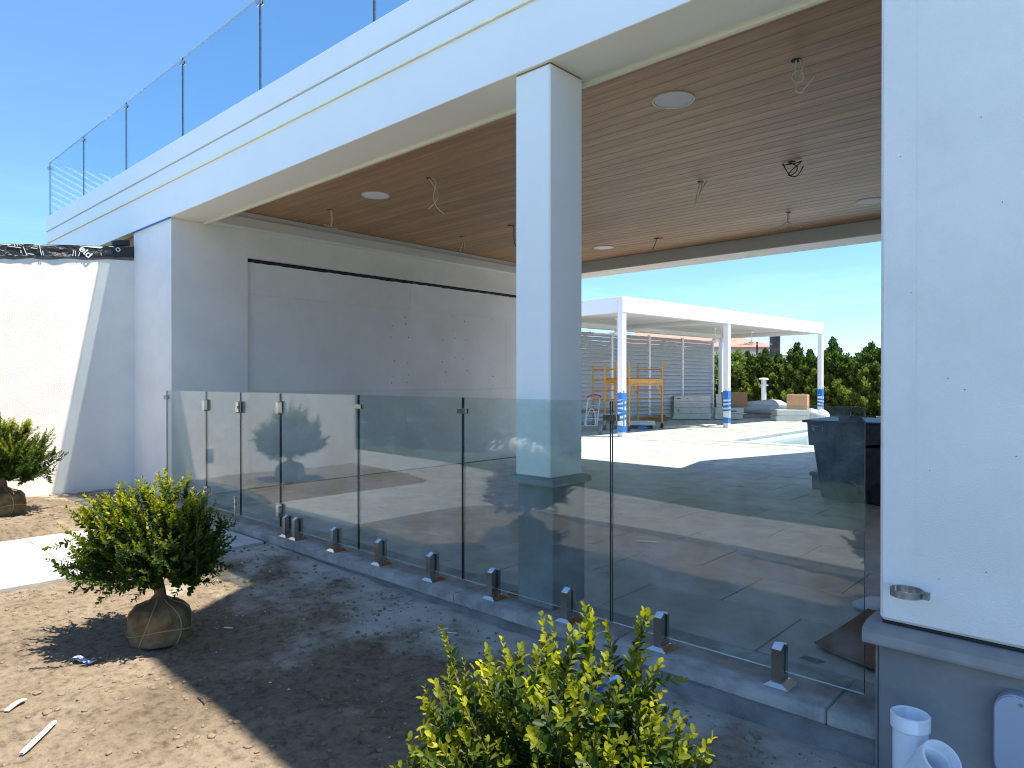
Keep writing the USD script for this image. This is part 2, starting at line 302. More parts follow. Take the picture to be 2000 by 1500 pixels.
# --- path polygon (gate stub + wide walk)
right_bed = Polygon([(-5.43, 2.80), (-5.43, 1.0), (-5.36, .78), (-5.2, .58), (-4.95, .46), (-3.1, .46), (-1.4, .58), (3.0, .75), (3.0, 2.80)])
left_bed = Polygon([(-7.05, 2.80), (-7.05, .75), (-7.03, .40), (-7.02, .05), (-7.15, -.17), (-7.5, -.30), (-8.6, -.40), (-9.02, -.42), (-9.02, 2.80)])
walk = Polygon([(-12.5, -2.05), (-8.6, -1.77), (-6.64, -1.32), (-5.1, -1.09), (-3.2, -.75), (3.0, -.65), (3.0, 2.80), (-9.02, 2.80), (-9.02, -.42), (-12.5, -.45)])
walk = walk.difference(right_bed.buffer(.001)).difference(left_bed.buffer(.001)).buffer(0)
if walk.geom_type != 'Polygon': walk = max(walk.geoms, key=lambda g: g.area)
PZ = -.05
path = struct_group('path')
part(path, 'bedding', ext(walk.buffer(-.012), -.20, PZ - .006), CONCRETE)
ang = 0
row = 0
y = -2.2
while y < 2.8:
    x = -12.6 + (row % 2) * .47
    while x < 3.0:
        c = sbox(x + .0025, y + .0025, x + .9375, y + .6075).intersection(walk.buffer(-.002))
        for g in getattr(c, 'geoms', [c]):
            if g.geom_type == 'Polygon' and g.area > .004:
                part(path, 'paver', ext(g, -.11, PZ), PAVER)
        x += .94
    y += .61; row += 1

# --- soil beds
def soil_h(x, y):
    x, y = np.asarray(x, float), np.asarray(y, float)
    h = np.where(x < -6.2, -.01, np.interp(x, [-5.5, -4.2, -2.5, -.8, 3], [-.085, -.115, -.15, -.19, -.21]))
    # the left bed is mounded up in the middle
    h = h + np.where(x < -6.2, .05 * np.exp(-((x + 8.0) / .8) ** 2 - ((y - 1.4) / .9) ** 2) - .05 * np.clip((x + 7.5) / .5, 0, 1), 0)
    P = np.stack([x, y, 0 * x], -1)
    h = h + .032 * (meshkit.fbm(P * 1.7, seed=3)) + .024 * meshkit.fbm(P * 6.0, seed=5) + .014 * meshkit.fbm(P * 17.0, seed=8) - .012 * np.abs(meshkit.fbm(P * 9.0, seed=18))
    # scattered clods and heel marks
    for cx, cy, r, a in ((-2.55, 1.9, .16, -.035), (-3.2, 2.35, .12, -.02), (-4.9, 2.55, .2, .03), (-5.1, 2.45, .1, .03), (-1.7, 2.1, .2, -.02), (-3.4, 1.0, .12, .012)):
        h = h + a * np.exp(-((x - cx) ** 2 + (y - cy) ** 2) / r ** 2)
    rd = np.random.default_rng(77)
    for _ in range(90):
        cx, cy, r, a = rd.uniform(-5.3, -.6), rd.uniform(.5, 2.75), rd.uniform(.035, .13), rd.uniform(-.016, .011)
        h = h + a * np.exp(-((x - cx) ** 2 + (1.6 * (y - cy)) ** 2) / r ** 2)
    import shapely
    d = shapely.distance(walk, shapely.points(x, y))          # the soil slopes down to the edge of the walk
    w = np.clip((d - .01) / .16, 0, 1) ** .7
    return h * w + np.minimum(h, -.072) * (1 - w)
def soil_patch(name, poly, step):
    x0, y0, x1, y1 = poly.bounds
    nx, ny = int((x1 - x0) / step) + 1, int((y1 - y0) / step) + 1
    X, Y = np.meshgrid(np.linspace(x0, x1, nx), np.linspace(y0, y1, ny), indexing='ij')
    import shapely
    inside = shapely.contains_xy(poly.buffer(.03), X.ravel(), Y.ravel()).reshape(nx, ny)
    Z = soil_h(X, Y)
    v = np.c_[X.ravel(), Y.ravel(), Z.ravel()]
    i = np.arange(nx * ny).reshape(nx, ny)
    q = np.stack([i[:-1, :-1], i[1:, :-1], i[1:, 1:], i[:-1, 1:]], -1)
    keep = inside[:-1, :-1] & inside[1:, :-1] & inside[1:, 1:] & inside[:-1, 1:]
    q = q[keep]
    f = np.vstack([q[:, [0, 1, 2]], q[:, [0, 2, 3]]])
    used = np.unique(f); remap = np.zeros(len(v), int); remap[used] = np.arange(len(used))
    return struct(name, (v[used], remap[f]), SOIL, smooth=True)
soil_patch('soil_bed', Polygon(right_bed.exterior).buffer(.0).union(sbox(-5.43, 2.7, 3, 2.84)), .018)
soil_patch('soil_bed', left_bed.union(sbox(-9.02, 2.7, -7.05, 2.84)), .022)
# pebbles: nobody could count them
def pebbles(n, seed, poly, smin, smax):
    r = np.random.default_rng(seed); ms = []
    import shapely
    ico = trimesh.creation.icosphere(subdivisions=1)
    x0, y0, x1, y1 = poly.bounds
    pts = r.uniform((x0, y0), (x1, y1), (n * 2, 2)); pts = pts[shapely.contains_xy(poly, pts[:, 0], pts[:, 1])][:n]
    hz = soil_h(pts[:, 0], pts[:, 1]); V, F = [], []; k = 0
    for (px, py), h in zip(pts, hz):
        s = smin + (smax - smin) * r.random() ** 3
        sc = s * r.uniform(.6, 1.2, 3); sc[2] *= .6
        v = ico.vertices * sc * (1 + .18 * r.standard_normal((len(ico.vertices), 1)))
        a = r.uniform(0, 6.28); c, sn = math.cos(a), math.sin(a)
        v = np.c_[v[:, 0] * c - v[:, 1] * sn, v[:, 0] * sn + v[:, 1] * c, v[:, 2]] + (px, py, h + s * .12)
        V.append(v); F.append(ico.faces + k); k += len(v)
    return np.vstack(V), np.vstack(F)
PEB = usdkit.material(stage, '/World/Looks/pebble', {'g': ('geometry', {}), 'r': ('rgb_ramp', {'ramp': [(0, (.20, .155, .105)), (.55, (.28, .215, .15)), (.85, (.36, .30, .22)), (1, (.5, .47, .41))]}), 'p': ('principled_bsdf', {'roughness': .85, 'specular_ior_level': .2})},
                       [('g.random_per_island', 'r.fac'), ('r.color', 'p.base_color')], surface='p.BSDF')
solo('pebbles', pebbles(3600, 11, right_bed.buffer(-.03), .004, .017), PEB, 'small pale stones and clods strewn over the dug soil', 'pebbles', kind='stuff', smooth=True)
CHIP = mat('chip_white', (.62, .60, .56), .9)
solo('plaster_crumbs', pebbles(240, 23, sbox(-5.2, 1.5, -.8, 2.79), .002, .007), CHIP, 'tiny white plaster crumbs scattered below the kerb', 'crumbs', kind='stuff', smooth=True)
solo('soil_clods', pebbles(190, 17, sbox(-5.3, 2.2, -.8, 2.78), .010, .030), SOIL, 'crumbly grey clods along the foot of the kerb', 'clods', kind='stuff', smooth=True)
solo('pebbles', pebbles(500, 12, left_bed.buffer(-.03), .006, .020), PEB, 'small clods over the soil by the white side wall', 'pebbles', kind='stuff', smooth=True)

# --- lawn behind the walk
struct('lawn', ext(Polygon([(-40, -30), (30, -30), (30, -.66), (3.0, -.66), (-3.2, -.76), (-5.1, -1.10), (-6.64, -1.33), (-8.6, -1.78), (-12.5, -2.06), (-40, -3.5)]), -.3, -.10), GRASS)
struct('side_yard', box(-40, -9.29, -.44, 4.4, -.3, -.12), EARTH)

# ================================================================== KERB, TERRACE, POOL
kerb = struct_group('kerb')
xs = [-9.0, -7.88, -6.72, -5.40, -4.28, -3.10, -1.95, -.92, -.725]
for a, b in zip(xs[:-1], xs[1:]):
    part(kerb, 'kerb_stone', box(a + .0015, b - .0015, 2.822, 3.205, -.062, 0, .006), KERB)
foot = box(-5.45, -.73, 2.842, 3.2, -.5, -.075)
foot = foot.subdivide_to_size(.06); fv = foot.vertices.copy()
msk = fv[:, 1] < 2.86
fv[msk, 1] -= .018 * np.abs(meshkit.fbm(fv[msk] * 9, seed=2)); foot.vertices = fv
struct('concrete_footing', foot, CONCRETE)
struct('mortar_bed', box(-9.0, -.73, 2.832, 3.2, -.074, -.064), CONCRETE)

terr = struct_group('terrace')
pool = sbox(-6.6, 14.12, -.6, 21.6)
part(terr, 'mortar_base', ext(sbox(-9.02, 3.208, -.725, 13.0).union(sbox(-20, 9.72, 9, 13.0)), -.3, -.012), MORTAR)
row = 0; y = 3.21
tr = random.Random(5)
while y < 12.9:
    x0 = -8.9 + (row % 2) * .47 - .94 + tr.uniform(-.03, .03)
    lo = -7.87 if y < 9.5 else -11.0
    hi = -.73
    x = x0 - (.94 * 3 if y > 9.5 else 0)
    y1 = min(y + .61, 13.0)
    while x < hi:
        a, b = max(x, lo), min(x + .94, hi)
        if b - a > .05:
            part(terr, 'paving_slab', box(a + .004, b - .004, y + .004, y1 - .004, -.03, tr.uniform(-.001, .001), .003), TILE)
        x += .94
    y += .61; row += 1
far = sbox(-20, 13.004, 9, 26.2).union(sbox(-20, 9.8, -11.02, 13.1)).union(sbox(-.70, 10.5, 9, 13.1)).difference(sbox(-6.9, 13.82, -.3, 21.9))
part(terr, 'far_paving', ext(far, -.3, 0.0), TERRFAR)
# pool coping and basin
cp = struct_group('pool')
ring = sbox(-6.9, 13.82, -.3, 21.9)
def coping(x0, x1, y0, y1, n, alongx):
    for i in range(n):
        if alongx: part(cp, 'coping_stone', box(x0 + (x1 - x0) * i / n + .003, x0 + (x1 - x0) * (i + 1) / n - .003, y0 + .003, y1 - .003, -.06, .012, .006), PAVER)
        else: part(cp, 'coping_stone', box(x0 + .003, x1 - .003, y0 + (y1 - y0) * i / n + .003, y0 + (y1 - y0) * (i + 1) / n - .003, -.06, .012, .006), PAVER)
coping(-6.9, -.3, 13.82, 14.12, 7, True); coping(-6.9, -.3, 21.6, 21.9, 7, True); coping(-6.9, -6.6, 14.12, 21.6, 8, False); coping(-.6, -.3, 14.12, 21.6, 8, False)
part(cp, 'basin', ext(ring.difference(sbox(-6.6, 14.12, -.6, 21.6)).buffer(-.004), -.45, -.062), STUCCO_S)
part(cp, 'water', box(-6.61, -.59, 14.11, 21.61, -.2, -.11), WATER)
struct('garden_soil', box(-20, 9, 26.2, 60, -.3, -.06), EARTH)
struct('side_garden', box(-40, -20.0, 4.4, 60, -.3, -.08), EARTH)

# ================================================================== HOUSE
house = thing('house', 'white stucco house with open wood-ceilinged porch and glass roof railing', 'house')
# side wall of the porch, with a shallow recess lined with boards
prof = Polygon([(2.985, 0), (3.860, 0), (3.860, 2.780), (9.30, 2.780), (9.30, 0), (9.66, 0), (9.66, 3.1035), (2.985, 3.1035)])
w = cat([ext_yz(prof, -7.995, -7.88), box(-9.03, -7.995, 2.985, 9.66, 0, 3.1035)])
part(house, 'side_wall', w, STUCCO)
bl = [(3.86, 3.987, 2.35, 2.748), (3.987, 6.40, 2.35, 2.748), (6.40, 8.84, 2.35, 2.748), (8.84, 9.30, 2.35, 2.748), (3.86, 5.985, 1.17, 2.35), (5.985, 8.43, 1.17, 2.35), (8.43, 9.30, 1.17, 2.35), (3.86, 6.3, 0.0, 1.17), (6.3, 8.74, 0.0, 1.17), (8.74, 9.3, 0.0, 1.17)]
bb = random.Random(3)
for a, b, c, d in bl:
    g = .0007
    part(house, 'wall_board', box(-7.9945, -7.955 + bb.uniform(-.0004, .0004), a + g, b - g, c + g, d - g, .001), BOARD)
jag = [(3.862, 2.7795)] + [(9.298, 2.7795)]
low = [(yy, 2.737 + .003 * math.sin(yy * 5) + bb.uniform(-.005, .005)) for yy in np.linspace(9.298, 3.862, 110)]
part(house, 'recess_gap', ext_yz(Polygon(jag + low), -7.994, -7.948), DARKGAP)
sc = []
for yy in (6.05, 6.32, 7.05, 7.25, 7.5, 8.1):
    for zz in (1.25, 1.42, 1.62, 1.95, 2.12, 2.28):
        if bb.random() < .75:
            y_ = yy + bb.uniform(-.05, .05); z_ = zz + bb.uniform(-.06, .06)
            sc.append(cyl((-7.956, y_, z_), (-7.9515, y_, z_), bb.uniform(.006, .013), 8))
part(house, 'screw_heads', cat(sc), mat('filler_spot', (.33, .325, .31), .9), kind='stuff')
# line of sealant marks along the board joint
# beam / fascia of the roof edge
fx0, fx1 = -12.78, -.70
part(house, 'fascia_lower', box(fx0 + .012, fx1, 2.960, 3.328, 3.105, 3.4785, .004), FASCIA)
part(house, 'fascia_middle', box(fx0 + .004, fx1, 2.948, 3.328, 3.4905, 3.655, .004), FASCIA)
part(house, 'fascia_top', box(fx0, fx1, 2.936, 3.328, 3.664, 3.885, .005), FASCIA)
part(house, 'shadow_joint', box(fx0 + .02, fx1, 2.9455, 3.328, 3.6555, 3.6635), mat('joint_grey', (.5, .52, .5), .8))
part(house, 'foam_strip', box(fx0 + .014, fx1, 2.942, 3.328, 3.4787, 3.4903), FOAM)
part(house, 'soffit_trim', box(-7.875, -.73, 3.3285, 3.365, 3.082, 3.290, .006), CREAM)
part(house, 'wall_trim', cat([box(-7.878, -7.735, 3.366, 9.23, 3.1005, 3.222, .006), box(-7.878, -7.765, 3.366, 9.23, 3.2225, 3.290, .004)]), TRIM)
part(house, 'masking_tape', box(-9.03, -7.87, 2.957, 2.984, 3.098, 3.1043), BLUETAPE)
part(house, 'roof_deck', box(fx0 + .02, fx1, 3.329, 9.66, 3.33, 3.80), FASCIA)
part(house, 'back_beam', cat([box(-9.03, -.73, 9.24, 9.63, 3.11, 3.329, .004), box(-12.76, -.70, 9.631, 9.75, 3.11, 3.885, .004)]), TRIM)
part(house, 'end_fascia', box(fx0 + .0, fx0 + .15, 3.33, 9.6, 3.105, 3.885, .004), FASCIA)
part(house, 'rear_room', box(-12.6, -9.06, 4.4, 9.6, -.2, 3.32), STUCCO)
part(house, 'raw_sheathing', box(-12.4, -9.035, 3.05, 3.30, 2.86, 3.103), OSB)
# ceiling planks
ceil = UsdGeom.Xform.Define(stage, path_for('ceiling', house)).GetPrim()
y = 3.366; N = 0
while y < 9.235:
    y1 = min(y + .135, 9.237)
    pr = Polygon([(y + .0014, 3.2970), (y + .0070, 3.2905), (y1 - .0022, 3.2905), (y1 - .0012, 3.2930), (y1 - .0012, 3.312), (y + .0014, 3.312)])
    part(ceil, 'plank', ext_yz(pr, -7.76, -.735), PLANKM)
    y += .135
part(ceil, 'batten_board', box(-7.87, -.735, 3.33, 9.238, 3.313, 3.328), mat('plank_gap', (.03, .018, .01), .9))
sc = []
rs = np.random.default_rng(9)
for x, y, L in ((-4.35, 7.05, .55), (-3.95, 7.25, .30), (-3.7, 7.12, .42), (-3.35, 6.95, .25), (-4.9, 6.75, .7), (-3.05, 6.78, .16), (-2.6, 6.95, .14), (-2.75, 7.25, .20), (-4.1, 7.42, .5)):
    t_ = np.linspace(0, 2 * np.pi, 14, endpoint=False); pp = [(x - .25 + L * math.cos(a), y + .75 + .012 * math.sin(a) * rs.uniform(.5, 1.2)) for a in t_]
    sc.append(ext(Polygon(pp).convex_hull, 3.2896, 3.2904))
part(ceil, 'scuff_marks', cat(sc), mat('scuff', (.52, .40, .29), .6), 'pale scuffs on the boards', kind='stuff')
# column
col = UsdGeom.Xform.Define(stage, path_for('column', house)).GetPrim()
part(col, 'shaft', box(-2.732, -2.466, 2.985, 3.283, .748, 3.098, .006), STUCCO_S)
part(col, 'top_joint', box(-2.728, -2.470, 2.989, 3.279, 3.0985, 3.1045), OSB)
part(col, 'cap', cat([hull([(x, y_, z) for x, y_, z in [(-2.765, 2.955, .702), (-2.425, 2.955, .702), (-2.765, 3.315, .702), (-2.425, 3.315, .702), (-2.770, 2.950, .712), (-2.420, 2.950, .712), (-2.770, 3.320, .712), (-2.420, 3.320, .712), (-2.766, 2.954, .738), (-2.424, 2.954, .738), (-2.766, 3.316, .738), (-2.424, 3.316, .738), (-2.745, 2.975, .7475), (-2.445, 2.975, .7475), (-2.745, 3.295, .7475), (-2.445, 3.295, .7475)]])]), PLINTHCAP)
part(col, 'plinth', cat([box(-2.716, -2.450, 2.988, 3.290, .0, .70, .004)]), PLINTH)
# right-hand block, two storeys
WG = 1790
xj = -.585
part(house, 'front_wall', box(-.722, 6.0, 2.800, 3.30, .412, 3.104, .012), STUCCO)
part(house, 'upper_front_wall', box(-.722, 6.0, 2.802, 3.2, 3.1045, 6.7), STUCCO)
part(house, 'wall_underline', box(-.715, 5.9, 2.812, 3.2, .398, .4115), DARKGAP)
capp = Polygon([(2.752, .330), (2.748, .340), (2.748, .372), (2.756, .386), (2.80, .398), (3.25, .398), (3.25, .330)])
part(house, 'base_cap', ext_yz(capp, -.768, 6.0), PLINTHCAP)
part(house, 'base_plinth', box(-.724, 6.0, 2.790, 3.25, -.5, .330, .004), PLINTH)
part(house, 'corner_bead', box(-.732, -.7245, 2.786, 2.81, -.22, .328, .002), CONCRETE)
part(house, 'right_wing', box(-.718, 6.0, 3.31, 10.5, -.3, 3.104), STUCCO)
part(house, 'rear_wing', box(-2.3, 6.0, 10.52, 14.0, -.3, 6.7), STUCCO)
part(house, 'upper_storey', ext(Polygon([(-.72, 3.25), (-1.8, 3.4), (-2.45, 4.0), (-2.85, 9.6), (6, 9.6), (6, 3.25)]), 3.89, 6.7), STUCCO)
part(house, 'upper_roof', ext(Polygon([(-2.07, 2.56), (-2.74, 3.85), (-3.13, 10.2), (-3.41, 11.5), (-2.57, 14.26), (7, 14.26), (7, 2.56)]), 6.7, 7.0), FASCIA)  # unseen slab, outline shaped to cast the shadow edges on soil and terrace

# wing wall that runs out from the porch corner toward the viewer
wing = thing('wing_wall', 'white stucco side wall with black membrane on its sloping top', 'wall')
def ztop(y): return 2.772 - .118 * (2.982 - y)
ys = np.linspace(-.3, 3.03, 41)
r5 = np.random.default_rng(5)
wp = [(ys[0], -.3)] + [(ys[-1], -.3)] + [(y_, ztop(y_) + .006 * r5.standard_normal()) for y_ in ys[::-1]]
part(wing, 'stucco_face', ext_yz(Polygon(wp), -9.28, -9.03), STUCCO)
part(wing, 'grey_base_coat', ext_yz(Polygon([(-.298, ztop(-.298) - .02), (2.981, ztop(2.981) - .02), (2.981, ztop(2.981) + .035), (-.298, ztop(-.298) + .035)]), -9.275, -9.0335), CONCRETE)  # grey strip: shade below the membrane edge put into its colour
# membrane folded over the top, crumpled
mg = []
ny, nz = 160, 14
Y, T = np.meshgrid(np.linspace(-.3, 2.981, ny), np.linspace(0, 1, nz), indexing='ij')
z0 = ztop(Y) + .030 + .004 * np.sin(Y * 31); z1 = ztop(Y) + .158 + .006 * meshkit.fbm(np.stack([Y * 3, Y * 0, Y * 0], -1), seed=4)
Z = z0 + (z1 - z0) * T
X = -9.022 + .016 * meshkit.fbm(np.stack([Y * 5 + T * 2, T * 3, 0 * Y], -1), seed=9) + .008 * np.abs(meshkit.fbm(np.stack([Y * 13, T * 2 + Y, 0 * Y], -1), seed=10))
def gridmesh(V):
    a, b = V.shape[:2]; i = np.arange(a * b).reshape(a, b)
    q = np.stack([i[:-1, :-1], i[1:, :-1], i[1:, 1:], i[:-1, 1:]], -1).reshape(-1, 4)
    return V.reshape(-1, 3), np.vstack([q[:, [0, 1, 2]], q[:, [0, 2, 3]]])
mv, mf = gridmesh(np.stack([X, Y, Z], -1))
topv = np.stack([np.stack([X[:, -1], Y[:, -1], Z[:, -1]], -1), np.stack([0 * X[:, -1] - 9.29, Y[:, -1], Z[:, -1] - .01], -1)], 1)
tv, tf = gridmesh(topv)
part(wing, 'membrane', (np.vstack([mv, tv]), np.vstack([mf, tf + len(mv)])), MEMBRANE, smooth=40)
part(wing, 'membrane_tear', cat([ext_yz(Polygon([(a, ztop(a) + .150), (a + w_, ztop(a) + .150 + .118 * w_), (a + w_ * .9, ztop(a) + .168), (a + w_ * .1, ztop(a) + .162)]), -9.03, -9.008) for a, w_ in ((1.55, .3), (1.95, .25), (2.3, .35), (2.7, .12))]), WHITEINK)
ink = []
def stroke(y_, h, dy, dz, t=.006):
    d = np.array([dy, dz]); L = np.linalg.norm(d); n = np.array([-d[1], d[0]]) / L * t / 2
    z_ = ztop(y_) + h; p = np.array([y_, z_])
    return ext_yz(Polygon([p - n, p + n, p + d + n, p + d - n]), -9.006, -9.000)
for s_ in ((1.72, .135, .12, -.005), (1.86, .13, .035, -.09), (1.90, .055, .06, 0), (1.93, .12, .06, 0), (2.01, .15, .02, -.11), (2.04, .09, .008, -.05), (1.84, .06, .0, .03), (2.33, .035, .012, .07), (2.36, .035, .0, .06), (2.39, .035, .01, .05), (1.78, .16, .01, -.04), (1.80, .165, .01, -.03), (2.62, .075, .004, -.03)):
    ink.append(stroke(*s_))
for ch, yo in (('eld', 0),):
    t = meshkit.text_mesh(ch, .070, .004, bold=True)
    v = t.vertices.copy(); a = math.radians(-40); c, s = math.cos(a), math.sin(a)
    yy, zz = v[:, 0] * c - v[:, 1] * s, v[:, 0] * s + v[:, 1] * c
    y0_ = 2.385
    t.vertices = np.c_[-9.004 + v[:, 2], yy + y0_, zz + ztop(y0_) + .115]; ink.append(t)
ringt = trimesh.creation.annulus(.016, .026, .004, sections=20); v = ringt.vertices.copy(); ringt.vertices = np.c_[-8.998 + v[:, 2] * .5, 2.80 + v[:, 0], ztop(2.8) + .12 + v[:, 1]]; ink.append(ringt)
part(wing, 'printed_lettering', cat(ink), WHITEINK)
part(wing, 'loose_membrane_end', xf(box(-.03, .03, -.10, .10, 0, .07, .01), (-9.07, 2.86, 2.93), rz=8, rx=12), MEMBRANE, smooth=True)

part(wing, 'outlet_cover', cat([box(-9.03, -9.012, 1.915, 1.995, .285, .415, .004), box(-9.0125, -9.006, 1.93, 1.98, .30, .345, .002), box(-9.0125, -9.006, 1.93, 1.98, .355, .40, .002)]), GREYPVC)

# ================================================================== ROOF GLASS RAILING
def glass_panel(parent, x0, x1, z0, z1, y, t=.012, gm=GLASS, em=GEDGE, bot=None):
    v = [(x0, y - t / 2, z0), (x1, y - t / 2, z0), (x1, y - t / 2, z1), (x0, y - t / 2, z1), (x0, y + t / 2, z0), (x1, y + t / 2, z0), (x1, y + t / 2, z1), (x0, y + t / 2, z1)]
    g = part(parent, 'glass_panel', (v, [(0, 1, 2), (0, 2, 3), (5, 4, 7), (5, 7, 6)]), gm)
    part(g, 'edge', (v, [(0, 3, 7), (0, 7, 4), (1, 5, 6), (1, 6, 2), (3, 2, 6), (3, 6, 7)]), em)
    part(g, 'bottom_edge', (v, [(0, 4, 5), (0, 5, 1)]), bot or em)
    return g
rail = thing('roof_railing', 'frameless clear glass railing along the roof edge', 'railing')
js = [-12.742, -10.999, -9.283, -7.56, -5.847, -4.13, -2.80]
for a, b in zip(js[:-1], js[1:]):
    glass_panel(rail, a + .007, b - .007, 3.80, 4.755, 2.985 - .0, gm=GLASSUP)
def clip(parent, x, y, z, w=.06, h=.028, name='clip', m=STEEL):
    part(parent, name, cat([box(x - w / 2, x + w / 2, y - .016, y - .007, z - h / 2, z + h / 2, .002), box(x - w / 2, x + w / 2, y + .007, y + .016, z - h / 2, z + h / 2, .002)]), m)
for x in js[1:-1]: clip(rail, x, 2.985, 4.70, .09, .04)
# return along the roof end
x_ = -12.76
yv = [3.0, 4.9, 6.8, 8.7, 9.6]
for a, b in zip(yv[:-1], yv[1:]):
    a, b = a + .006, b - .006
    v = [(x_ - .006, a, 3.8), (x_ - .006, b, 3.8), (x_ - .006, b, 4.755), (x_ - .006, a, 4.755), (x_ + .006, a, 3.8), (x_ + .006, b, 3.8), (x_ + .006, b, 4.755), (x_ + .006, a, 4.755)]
    g = part(rail, 'glass_panel', (v, [(1, 0, 3), (1, 3, 2), (4, 5, 6), (4, 6, 7)]), FILM, 'end panel with a painted wavy tile reflection')
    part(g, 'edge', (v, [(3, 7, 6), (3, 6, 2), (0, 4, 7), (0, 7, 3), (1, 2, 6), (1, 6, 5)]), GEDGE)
part(rail, 'corner_clip', cat([box(-12.79, -12.70, 2.965, 2.975, 4.66, 4.70), box(-12.79, -12.78, 2.965, 3.06, 4.66, 4.70)]), STEEL)
part(rail, 'base_channel', cat([box(-12.78, -2.8, 2.955, 3.015, 3.70, 3.80), box(-12.78, -12.73, 3.016, 9.6, 3.79, 3.80)]), ALU)

# ================================================================== POOL FENCE
FY = 2.93
def spigot(parent, x):
    w = .021
    s = part(parent, 'spigot', cat([hull([(x - w, FY - .045, .012), (x + w, FY - .045, .012), (x - w, FY - .045, .160), (x + w, FY - .045, .160), (x - w, FY - .010, .182), (x + w, FY - .010, .182), (x - w, FY - .008, .012), (x + w, FY - .008, .012)]),
        box(x - w, x + w, FY + .008, FY + .036, .012, .170, .004), box(x - w, x + w, FY - .0078, FY + .0078, .012, .052)]), STEEL)
    part(s, 'bevel_cap', hull([(x - w + .002, FY - .0455, .1605), (x + w - .002, FY - .0455, .1605), (x - w * .7, FY - .0120, .1822), (x + w * .7, FY - .0120, .1822), (x - w * .7, FY - .0120, .176), (x + w * .7, FY - .0120, .176)]), CHROME)
    part(s, 'gasket', cat([box(x - w + .001, x + w + .0015, FY - .0079, FY - .0062, .052, .178), box(x - w + .001, x + w + .0015, FY + .0062, FY + .0079, .052, .168)]), RUBBER)
    part(s, 'cover_plate', hull([(x - .055, FY - .058, .0015), (x + .055, FY - .058, .0015), (x - .055, FY + .058, .0015), (x + .055, FY + .058, .0015), (x - .027, FY - .047, .020), (x + .027, FY - .047, .020), (x - .027, FY + .044, .020), (x + .027, FY + .044, .020)]), STEEL)
fl = thing('glass_fence', 'single fixed glass panel between white wall and gate', 'glass fence')
glass_panel(fl, -7.862, -6.862, .06, 1.197, FY, bot=GEDGEB)
for x in (-7.60, -7.19, -6.985): spigot(fl, x)
part(fl, 'wall_clamp', cat([box(-7.905, -7.835, FY - .02, FY - .007, 1.10, 1.145, .002), box(-7.879, -7.835, FY + .007, FY + .02, 1.10, 1.145, .002)]), CHROME)
fr = thing('glass_fence', 'long run of four fixed glass panels on steel spigots in front of the column', 'glass fence')
fj = [-5.386, -4.250, -3.127, -2.012, -.803]
for a, b in zip(fj[:-1], fj[1:]): glass_panel(fr, a + .006, b - .006, .06, 1.197, FY, bot=GEDGEB)
for x in (-5.262, -5.108, -4.544, -3.972, -3.411, -2.853, -2.288, -1.716, -1.142): spigot(fr, x)
for x in fj[1:-1]: clip(fr, x, FY, 1.112, .085, .032)
def hinge(parent, x, z0, z1, side=0):
    zc = (z0 + z1) / 2; h = (z1 - z0) / 2; w = .030
    def plate(ya, yb):
        o = [(x - w, zc - h + .014), (x - w + .014, zc - h), (x + w - .014, zc - h), (x + w, zc - h + .014), (x + w, zc + h - .014), (x + w - .014, zc + h), (x - w + .014, zc + h), (x - w, zc + h - .014)]
        s = .80
        return hull([(px, yb, pz) for px, pz in o] + [(x + (px - x) * s, ya, zc + (pz - zc) * .9) for px, pz in o])
    part(parent, 'hinge', cat([plate(FY - .034, FY - .0065), plate(FY + .034, FY + .0065)]), STEEL)
g1 = thing('glass_gate', 'left glass gate leaf hinged to the single fixed panel', 'gate')
glass_panel(g1, -6.848, -6.126, .06, 1.197, FY, bot=GEDGEB)
hinge(g1, -6.855, 1.000, 1.118); hinge(g1, -6.855, .135, .253)
part(g1, 'drop_bolt', cat([cyl((-6.20, FY - .018, .035), (-6.20, FY - .018, .23), .007), box(-6.215, -6.185, FY - .03, FY - .0065, .15, .17, .002), box(-6.215, -6.185, FY - .03, FY - .0065, .205, .225, .002), cyl((-6.20, FY - .018, .19), (-6.235, FY - .03, .19), .005)]), STEEL)
g2 = thing('glass_gate', 'right glass gate leaf hinged to the long glass run', 'gate')
glass_panel(g2, -6.114, -5.398, .06, 1.197, FY, bot=GEDGEB)
hinge(g2, -5.392, 1.015, 1.132); hinge(g2, -5.392, .140, .258)
part(g2, 'latch', cat([box(-6.165, -6.085, FY - .036, FY - .0065, 1.005, 1.115, .010), box(-6.165, -6.085, FY + .0065, FY + .036, 1.005, 1.115, .010), cyl((-6.10, FY - .036, 1.06), (-6.10, FY - .05, 1.06), .012)]), STEEL)

# ================================================================== THINGS ON THE RIGHT WALL
def ringpart(r0, r1, z0, z1, a0, a1, n=40):
    a = np.linspace(math.radians(a0), math.radians(a1), n)
    V = np.stack([np.stack([r * np.cos(a), r * np.sin(a), 0 * a + z], -1) for r, z in ((r0, z0), (r1, z0), (r1, z1), (r0, z1), (r0, z0))], 1)
    return trimesh.Trimesh(*gridmesh(V), process=False)
cl = thing('pipe_clamp', 'empty galvanised pipe clamp sticking out of the white front wall', 'pipe clamp', (-.620, 2.745, .545))
part(cl, 'band', cat([ringpart(.050, .0525, -.012, .012, 150, 360), ringpart(.050, .0525, -.012, .012, 10, 140)]), GALV)
part(cl, 'bolt_lug', cat([box(.050, .072, -.010, -.002, -.012, .012, .001), box(.050, .072, .004, .012, -.012, .012, .001), cyl((.064, -.02, 0), (.064, .022, 0), .005), cyl((.064, -.022, 0), (.064, -.012, 0), .009, 6)]), GALV)
part(cl, 'wall_rod', cyl((-.02, .047, 0), (-.02, .060, 0), .008), GALV)
